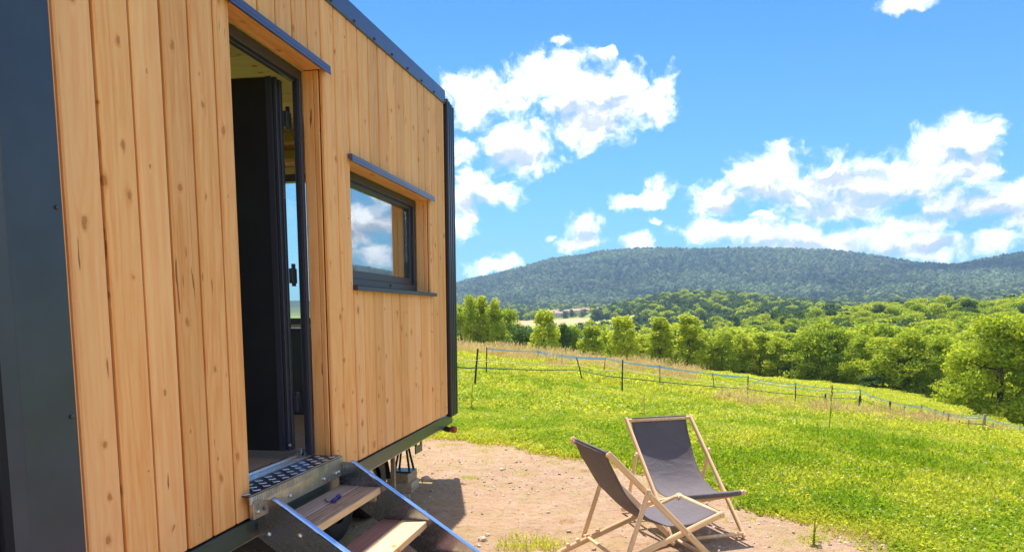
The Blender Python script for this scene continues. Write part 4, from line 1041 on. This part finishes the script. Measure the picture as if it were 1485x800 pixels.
grass_ring('pasture_grass', 10.5, 24, .36, glib2, 4, .9, 1.2, -.5, .85, 'sunlit pasture grass between the deck chairs and the fence')
grass_ring('upper_pasture_grass', 24, 58, .95, glib3, 2, .7, 1.1, -.45, .85, 'yellowing pasture grass on the crest around the fence', (.5, 1.3))
grass_ring('lower_meadow_grass', 58, 125, 2.2, glib3, 2, 1.3, 2.0, -.05, .75, 'mown lower meadow running down to the wood edge', (.25, .6), cond=lambda x, y: x/y > 0)
# tall dry grass
def tall(seed, nb, size, h, bw):
    r = np.random.default_rng(seed); P_ = r.uniform(-size/2, size/2, (nb, 2)); a = r.uniform(0, 6.28, nb); hh = h*r.uniform(.5, 1.2, nb); ln = r.uniform(.05, .35, nb)*hh
    ba = r.uniform(0, 6.28, nb); wv = np.column_stack([np.cos(ba), np.sin(ba), np.zeros(nb)])*bw
    lean = np.column_stack([np.cos(a)*ln, np.sin(a)*ln, np.zeros(nb)]); b0 = np.column_stack([P_, np.full(nb, -.02)]); up = np.array([0, 0, 1.])
    l1 = b0+lean*.5+up*hh[:, None]*.72; l2 = b0+lean*.9+up*hh[:, None]*.88; l3 = b0+lean*1.15+up*hh[:, None]
    q = np.stack([b0-wv*.5, b0+wv*.5, l1+wv*.4, l1-wv*.4, l1-wv*.4, l1+wv*.4, l2+wv*1.7, l2-wv*1.7, l2-wv*1.7, l2+wv*1.7, l3+wv*.2, l3-wv*.2], 1).reshape(-1, 3)
    return np_mesh('tall_grass', q, np.arange(12*nb).reshape(-1, 4), M['drygrass'])
tlib = lib('tall_dry_tuft', [tall(1, 46, .8, .62, .010), tall(2, 34, .8, .5, .010), tall(3, 40, .8, .7, .009)])
def keep_tall(x, y):
    t_ = x/y; crest = (y > 33+3*np.sin(x*.3)) & (y < 47) & (t_ < u2t(1000)+.02) & (fbm(x/6, y/6, 41) > .36)
    strip = (np.abs(y-(22.5+.9*np.maximum(x, -2))) < 1.0+1.3*fbm(x/4, y/4, 4)) & (t_ > u2t(1050)) & (t_ < u2t(1480)) & (fbm(x/3, y/3, 43) > .36)
    return crest | strip
x, y = field_pts(20, 48, .62, keep_tall, -.5, .85); n = len(x); print('tall', n)
scatter('tall_dry_grass', np.column_stack([x, y, terr(x, y)]), scs(n, rng, .6, 1.1, (.5, 1.1)), rots(n, rng, .12), rng.integers(0, 3, n), tlib, 'tall reddish dry grass standing along the crest and fence', 'dry grass')
# grit, pebbles and withered bits on the bare earth
def pebble(seed):
    bm = bmesh.new(); bmesh.ops.create_icosphere(bm, subdivisions=1, radius=1); r = random.Random(seed)
    for v in bm.verts: v.co = Vector((v.co.x*r.uniform(.7, 1.2), v.co.y*r.uniform(.6, 1.1), v.co.z*r.uniform(.4, .7)))
    me_ = bpy.data.meshes.new('pebble'); bm.to_mesh(me_); bm.free(); me_.materials.append(M['stone']); return me_
plib = lib('grit', [pebble(k) for k in range(4)])
def keep_dirt(x, y): return (sdf(x, y) < .12) & ((fbm(x*1.3, y*1.3, 66) > .40) | (rng.random(len(x)) < .3))
x, y = field_pts(2.2, 8.4, .042, keep_dirt, -.55, .5); n = len(x); print('grit', n)
s = .0025+.018*rng.random(n)**10; s3 = np.column_stack([s, s, s*.8])
scatter('gravel', np.column_stack([x, y, terr(x, y)+s*.2]), s3, rots(n, rng, 1), rng.integers(0, 4, n), plib, 'grit and pebbles strewn over the bare pinkish earth', 'gravel')
straw = [patch(90+k, .22, 26, 0, 0, .018, [M['drygrass']], .0018) for k in range(2)]+[patch(95+k, .16, 30, 14, 0, .03, [M['grass']], .002, .006) for k in range(2)]
slib = lib('withered_tuft', straw)
def keep_straw(x, y):
    s = sdf(x, y); return (s < .35) & (fbm(x*1.1+7, y*1.1, 12) > np.where(s > -.55, .26, .47))
x, y = field_pts(2.2, 8.6, .14, keep_straw, -.55, .5); n = len(x); s = sdf(x, y); pick = np.where(rng.random(n) < np.clip(.75+s*.7, .15, .8), rng.integers(2, 4, n), rng.integers(0, 2, n)); print('straw', n)
scatter('withered_grass', np.column_stack([x, y, terr(x, y)]), scs(n, rng, .5, 1.15), rots(n, rng, .15), pick, slib, 'withered grass bits and sprouting tufts on the bare earth', 'grass')
# ================================================================== fence
def hit(u, v, dmax=300):
    r = RM @ _d(u, v); k = 2.0
    while k < dmax:
        p = r*k; 
        if HC+p[2] < tz(p[0], p[1]): break
        k *= 1.02
    lo, hi = k/1.02, k
    for _ in range(12):
        mdl = (lo+hi)/2; p = r*mdl
        if HC+p[2] < tz(p[0], p[1]): hi = mdl
        else: lo = mdl
    p = r*hi; return Vector((p[0], p[1], tz(p[0], p[1])))
def stake(ub, vb, ut, vt, r_, mat, label):
    b = hit(ub, vb); d = RM @ _d(ut, vt); h = HC+d[2]/d[1]*b.y-b.z; dx = d[0]/d[1]*b.y-b.x; h = max(.35, min(h, 1.5))
    root = empty('fence_stake', b, label=label, cat='fence stake', group='stakes of the pasture fence')
    top = Vector((dx, 0, h)); mb = MB(); mb.tube([Vector((0, 0, -.1)), top*.5, top*.985, top], [r_, r_, r_*.9, r_*.5], 8); mb.build('shaft', mat, root)
    for f in (.94, .52):
        mb = MB(); c = top*f; mb.tube([c+Vector((0, -r_*.6, 0)), c+Vector((0, -r_-.02, .005))], .012, 6); mb.build('clip', M['stake'], root)
    return b, top
K = M['stake']; KW = M['stake_wood']
FA = [(688,562,693,505,'black fence stake leaning slightly right nearest the tiny house corner'),
 (865,557,858,517,'black fence stake leaning left above the gap between chair and house') ,
 (902,575,903,521,'upright dark stake directly above the rear deck chair top'),
 (1084,584,1085,544,'upright stake where the blue tape bends down to the right'),
 (1153,589,1154,555,'upright stake second from the tape bend'),
 (1197,585,1197,570,'short thick stake beyond the second stake from the bend'),
 (1245,597,1247,573,'thick short stake of the leaning stake pair'),
 (1250,594,1247,563,'taller stake of the leaning pair'),
 (1290,605,1291,581,'stake just right of the leaning pair'),
 (1334,611,1337,586,'leaning stake midway between the leaning pair and the oak'),
 (1357,613,1356,592,'thin pale rod in the cluster of stakes before the oak shade'),
 (1366,618,1369,595,'slanted dark stake in the cluster before the oak shade'),
 (1374,620,1376,599,'upright dark stake at the right of the cluster'),
 (1388,624,1392,609,'small leaning stake after the cluster'),
 (1426,630,1428,600,'thick pale wooden stake under the big oak'),
 (1454,632,1455,611,'dark stake right of the pale wooden stake'),
 (1466,634,1469,623,'last small stake near the right edge')]
FA[1] = (846,555,836,518,'dark fence stake leaning left, between house corner and rear chair')
FB = [(705,547,706,503,'upright black stake beside the leaning one by the tiny house'),
 (730,511,730,502,'distant thin stake on the crest near the house'),
 (781,527,780,508,'distant stake on the crest in the dry grass, left one'),
 (815,533,815,515,'distant stake on the crest in the dry grass, right one'),
 (875,543,878,518,'thin distant stake leaning right on the crest'),
 (957,564,957,529,'thin stake between the rear chair and the tape bend'),
 (1037,571,1033,540,'stake leaning left just before the tape bend')]
FC = [(1107,557,1107,548),(1118,558,1118,550),(1131,559,1132,551),(1144,561,1144,553),(1163,563,1163,555),(1182,562,1183,555),(1204,566,1204,558),(1226,568,1227,560),(1262,583,1262,574),(1312,600,1313,588),(1270,601,1271,586),(1311,607,1311,588),(1346,613,1347,596),(1404,626,1405,608),(1415,628,1415,612),(1440,630,1440,612),(1479,635,1479,618)]
pa = []; pb = []
for k, (a, b_, c, d, lab) in enumerate(FA): pa.append(stake(a, b_, c, d, .045 if k in (5, 6, 8) else (.06 if k == 14 else .022), KW if k in (14, 10) else K, lab))
for k, (a, b_, c, d, lab) in enumerate(FB): pb.append(stake(a, b_, c, d, .018, K, lab))
fence_root = empty('fence_line', (0, 0, 0), label='slack blue tapes and thin cords strung between the pasture stakes', cat='fence')
def tape(name, plist, fr, r_, mat, label, sag=.06, dz=0, seed=0, flat=False):
    R = random.Random(seed); pts = []
    P_ = [b+t_*min(fr, .97)*(1 if t_.z > .55 else 1) + Vector((0, -.03, dz)) for b, t_ in plist]
    for a, b_ in zip(P_, P_[1:]):
        n = 8; sg = sag*R.uniform(.5, 1.3)
        for i in range(n): f = i/n; pts.append(a.lerp(b_, f)-Vector((0, 0, sg*4*f*(1-f))))
    pts.append(P_[-1]); mb = MB()
    if flat: mb.sheet([[p+Vector((0, 0, r_)), p+Vector((0, .004, 0)), p-Vector((0, 0, r_))] for p in pts])
    else: mb.tube(pts, r_, 6)
    o = mb.build(name, mat, fence_root); tag(o, label); return o
FC.sort()
for k, q_ in enumerate(FC): stake(*q_, .03, KW, ('tiny thin stake among those beyond the main fence, %s from the left' % ('first second third fourth fifth sixth seventh eighth ninth tenth eleventh twelfth thirteenth fourteenth fifteenth sixteenth seventeenth'.split()[k])))
start = (hit(655, 563), Vector((0, 0, .95)))
end = (hit(1500, 640), Vector((0, 0, .8)))
lineA = [start]+[pa[i] for i in (0, 1, 2, 3, 4, 7, 8, 9, 12, 14, 15)]+[end]
startB = (hit(655, 545), Vector((0, 0, .95)))
lineB = [startB, pb[0], pb[4], pb[5], pb[6], pa[3]]
tape('fence_tape', [pb[0], pb[2], pb[4], pb[5], pb[6], pa[3]], .95, .022, M['tape_blue'], 'wide slack blue fence tape along the crest left of the bend', .06, seed=1, flat=True)
tape('fence_tape', [pb[1], pb[2], pb[3], pb[4]], .9, .028, M['tape_blue'], 'blue tape on the distant crest stakes in the dry grass', .05, seed=2, flat=True)
tape('fence_tape', [pa[i] for i in (2, 3, 4, 7, 8, 9, 12, 14, 15)]+[end], .93, .016, M['tape_blue'], 'blue fence tape running downhill from the stake above the rear chair', .05, seed=3, flat=True)
tape('fence_tape', [pa[3], pa[7], pa[9], pa[14], end], .80, .014, M['tape_blue'], 'lower blue tape of the downhill run towards the oak', .12, seed=7, flat=True)
tape('fence_cord', lineA, .52, .014, M['wire_dark'], 'dark green middle cord of the front fence line', .05, seed=4)
tape('fence_cord', lineA, .70, .009, M['wire_yellow'], 'thin yellow cord above the dark green cord', .05, seed=5)
tape('fence_cord', lineB, .60, .010, M['wire_yellow'], 'thin pale cord of the rear fence line', .07, seed=6)
# ================================================================== weeds
def weed(loc, h, label, dry=False, leafs=16, lw=.05, seed=0, name='weed', cat='weed'):
    r = random.Random(seed); root = empty(name, loc, r.uniform(0, 6), label=label, cat=cat)
    mb = MB(); top = Vector((r.uniform(-.08, .08)*h*2, r.uniform(-.05, .05)*h, h)); mb.tube([Vector((0, 0, -.03)), top*.5+Vector((.01, 0, 0)), top], [.008, .006, .003], 6)
    for k in range(3):
        s_ = top*r.uniform(.3, .6); mb.tube([s_, s_+Vector((r.uniform(-.1, .1)*h, r.uniform(-.1, .1)*h, h*.28))], [.004, .002], 5)
    mb.build('stem', M['drygrass'] if dry else M['grass'], root)
    mb = MB()
    for k in range(leafs):
        f = (k/leafs)**1.1; a = k*2.4; L = lw*(1.5-f)*h*2.2*r.uniform(.7, 1.2); p = top*(.05+f*.85); d = Vector((math.cos(a), math.sin(a), .5)); sd_ = Vector((-d.y, d.x, 0))*L*.22
        mb.sheet([[p-sd_*.2, p+sd_*.2], [p+d*L*.5-sd_, p+d*L*.5+sd_], [p+d*L*.85-sd_*.6-Vector((0, 0, L*.12)), p+d*L*.85+sd_*.6-Vector((0, 0, L*.12))], [p+d*L-Vector((0, 0, L*.25)), p+d*L*1.01-Vector((0, 0, L*.25))]])
    mb.build('leaves', M['grass'] if not dry else M['drygrass'], root)
    mb = MB()
    for k in range(14):
        p = top*(.72+.28*k/14)+Vector((r.uniform(-.02, .02)*h, r.uniform(-.02, .02)*h, 0)); mb.tube([p, p+Vector((0, 0, .05*h))], [.016*h, .006*h], 5)
    mb.build('seed_head', M['drygrass'], root)
for (u, v, h, lab, dr, sd_) in ((1201,634,.72,'tall lone dock plant with brown seed stalk right in the pasture',False,1),(683,596,.42,'leafy dark weed in the grass right of the house corner',False,2),
    (1180,790,.17,'thistle like weed standing in the grass at the lower right',False,3),(934,607,.38,'thin brown stalk rising just behind the rear deck chair',True,4),
    (1104,605,.22,'short reddish weed below the tape bend',True,5),(757,552,.2,'small brown weed below the dry crest grass',True,6),(826,575,.22,'small weed stalk in the grass left of the upright stake',True,7),
    (853,653,.14,'dead sprig at the edge of bare earth left of the near chair',True,8)):
    p = hit(u, v); weed(p, h, lab, dr, 34 if sd_ in (2, 3) else 14, .085 if sd_ in (2, 3) else .05, sd_)
def clump(u, v, label, s=1.0, dry=False, seed=0):
    p = hit(u, v); me_ = patch(300+seed, .26, 170, 0 if dry else 46, 0, .055, [M['drygrass' if dry else 'grass']], .0022, .007)
    r_ = np.zeros(len(me_.vertices)*3, 'f'); me_.vertices.foreach_get('co', r_); r_ = r_.reshape(-1, 3)
    o = bpy.data.objects.new('grass_clump', me_); C.objects.link(o); o.location = p; o.scale = (s, s*.8, s); tag(o, label, 'grass clump', 'grass clumps on the bare earth')
clump(770, 790, 'green grass clump at the bottom edge left of the near chair', 1.35, False, 1); clump(745, 796, 'yellowish grass clump at the bottom edge, leftmost of three', .9, False, 5); clump(796, 792, 'small green clump nearest the chair foot', .9, False, 6)
clump(680, 693, 'small green tuft just beyond the shaded patch', .5, False, 2); clump(850, 683, 'small dry tuft left of the near chair leg', .5, True, 3); clump(1235, 775, 'dry dead clump at the far right tip of the bare earth', 1.0, True, 4)
clump(822, 757, 'thin dry tuft between the shaded patch and the chair', .4, True, 7); clump(1180, 783, 'low green clump near the right tip of the bare earth', .7, False, 8)
def clod(u, v, s, label, seed):
    p = hit(u, v); bm = bmesh.new(); bmesh.ops.create_icosphere(bm, subdivisions=3, radius=1)
    from mathutils import noise as mn
    for v_ in bm.verts: v_.co *= 1+.35*mn.noise(v_.co*1.7+Vector((seed*3, 0, 0)))+.15*mn.noise(v_.co*5); v_.co.z *= .6
    me_ = bpy.data.meshes.new('stone'); bm.to_mesh(me_); bm.free(); me_.materials.append(M['stone']); o = bpy.data.objects.new('stone', me_); C.objects.link(o)
    o.location = p+Vector((0, 0, s*.25)); o.scale = (s, s*.8, s); tag(o, label, 'stone')
clod(617, 696, .045, 'dark clod at the top edge of the shaded patch', 1); clod(700, 783, .030, 'small stone with a shadow right of the steps foot', 2); clod(728, 681, .022, 'pale flat pebble in the middle of the bare earth', 3)
clod(795, 743, .016, 'thin dark stone chip left of the near chair', 4); clod(707, 776, .018, 'little stone touching the small stone right of the steps', 5)
# ================================================================== village houses
HS = [(797,456,13,'leftmost tan village house with pinkish roof'),(806,454,14,'village house second from the left, tall gable'),(816,457,12,'low village house in front of the tall gable'),
 (826,453,15,'wide village house in the middle of the row'),(833,450,12,'village house standing above the middle row'),(841,455,14,'long low house right of the village middle'),
 (849,451,12,'upper right village house with grey roof'),(858,449,13,'pale house at the right end of the upper row'),(868,448,11,'last small house at the right among trees'),(812,461,14,'low barn below the village'),(838,458,10,'small shed at the village foot'),(786,458,9,'small outlying house left of the village')]
for k, (u, v, wd, lab) in enumerate(HS):
    D = 1180+(462-v)*15; x, y, z = at(u, D)
    root = empty('village_house', (x, y, z), random.uniform(-.5, .5), label=lab, cat='house', group='houses of the far village')
    h = random.uniform(6, 8.5); dp = random.uniform(7, 9); w2 = wd/2+1; ov = .5
    mb = MB(); mb.box(-w2, w2, -dp/2, dp/2, -3, h); mb.hexa([(-w2,-dp/2,h),(w2,-dp/2,h),(w2,dp/2,h),(-w2,dp/2,h),(-w2,-.05,h+2.3),(w2,-.05,h+2.3),(w2,.05,h+2.3),(-w2,.05,h+2.3)]); mb.build('wall', M['housewall'], root)
    mb = MB()
    for s_ in (1, -1): mb.hexa([(-w2-ov,s_*(dp/2+ov),h-.2),(w2+ov,s_*(dp/2+ov),h-.2),(w2+ov,0,h+2.45),(-w2-ov,0,h+2.45),(-w2-ov,s_*(dp/2+ov),h+.05),(w2+ov,s_*(dp/2+ov),h+.05),(w2+ov,0,h+2.75),(-w2-ov,0,h+2.75)])
    rf = mb.build('roof', M['houseroof'], root)
    mb = MB(); mb.box(w2*.4, w2*.4+.8, -.4, .4, h+2, h+3.6); mb.build('chimney', M['housewall'], rf)
    for q in (-.55, 0, .55):
        for zz_ in (1.4, 4.0): mb = MB(); mb.box(q*w2-.5, q*w2+.5, -dp/2-.06, -dp/2+.02, zz_, zz_+1.3); mb.build('window', M['pane'], root)
# ================================================================== unseen cloud above the view, placed to shade the right end of the mountain
k_ = 2800; bm = bmesh.new(); R_ = random.Random(3)
for i in range(34):
    a = R_.uniform(0, 6.28); q = math.sqrt(R_.random()); r0 = R_.uniform(110, 230)*(1.15-q*.5)
    mtx = Matrix.Translation((760*q*math.cos(a), 430*q*math.sin(a), R_.uniform(0, 90))) @ Matrix.Diagonal((r0, r0, r0*.6, 1))
    bmesh.ops.create_icosphere(bm, subdivisions=3, radius=1, matrix=mtx)
from mathutils import noise as mn_
for v_ in bm.verts: v_.co += Vector((mn_.noise(v_.co/90), mn_.noise(v_.co/90+Vector((5, 0, 0))), mn_.noise(v_.co/70)))*45
for f_ in bm.faces: f_.smooth = True
me_ = bpy.data.meshes.new('cloud'); bm.to_mesh(me_); bm.free(); me_.materials.append(principled('cloud vapour', (.9, .9, .92), 1, 0, 0))
co_ = bpy.data.objects.new('cloud', me_); C.objects.link(co_); co_.location = (1560-.135*k_, 3080+.417*k_, 220+k_); tag(co_, 'unseen high cumulus placed to shade the right end of the mountain', kind='structure')
# ================================================================== haze
mb = MB(); mb.box(-4600, 5200, -600, 4900, -40, 420)
mh, t = material('haze'); mh.node_tree.nodes.clear()
pv = t.n('ShaderNodeVolumePrincipled', {'Color': (.46, .69, 1.0, 1), 'Density': 1.3e-4, 'Anisotropy': .2})
t.n('ShaderNodeOutputMaterial', {'Volume': pv.outputs[0]})
hzb = mb.build('haze', mh); tag(hzb, 'thin bluish air between the pasture and the mountain', kind='stuff')
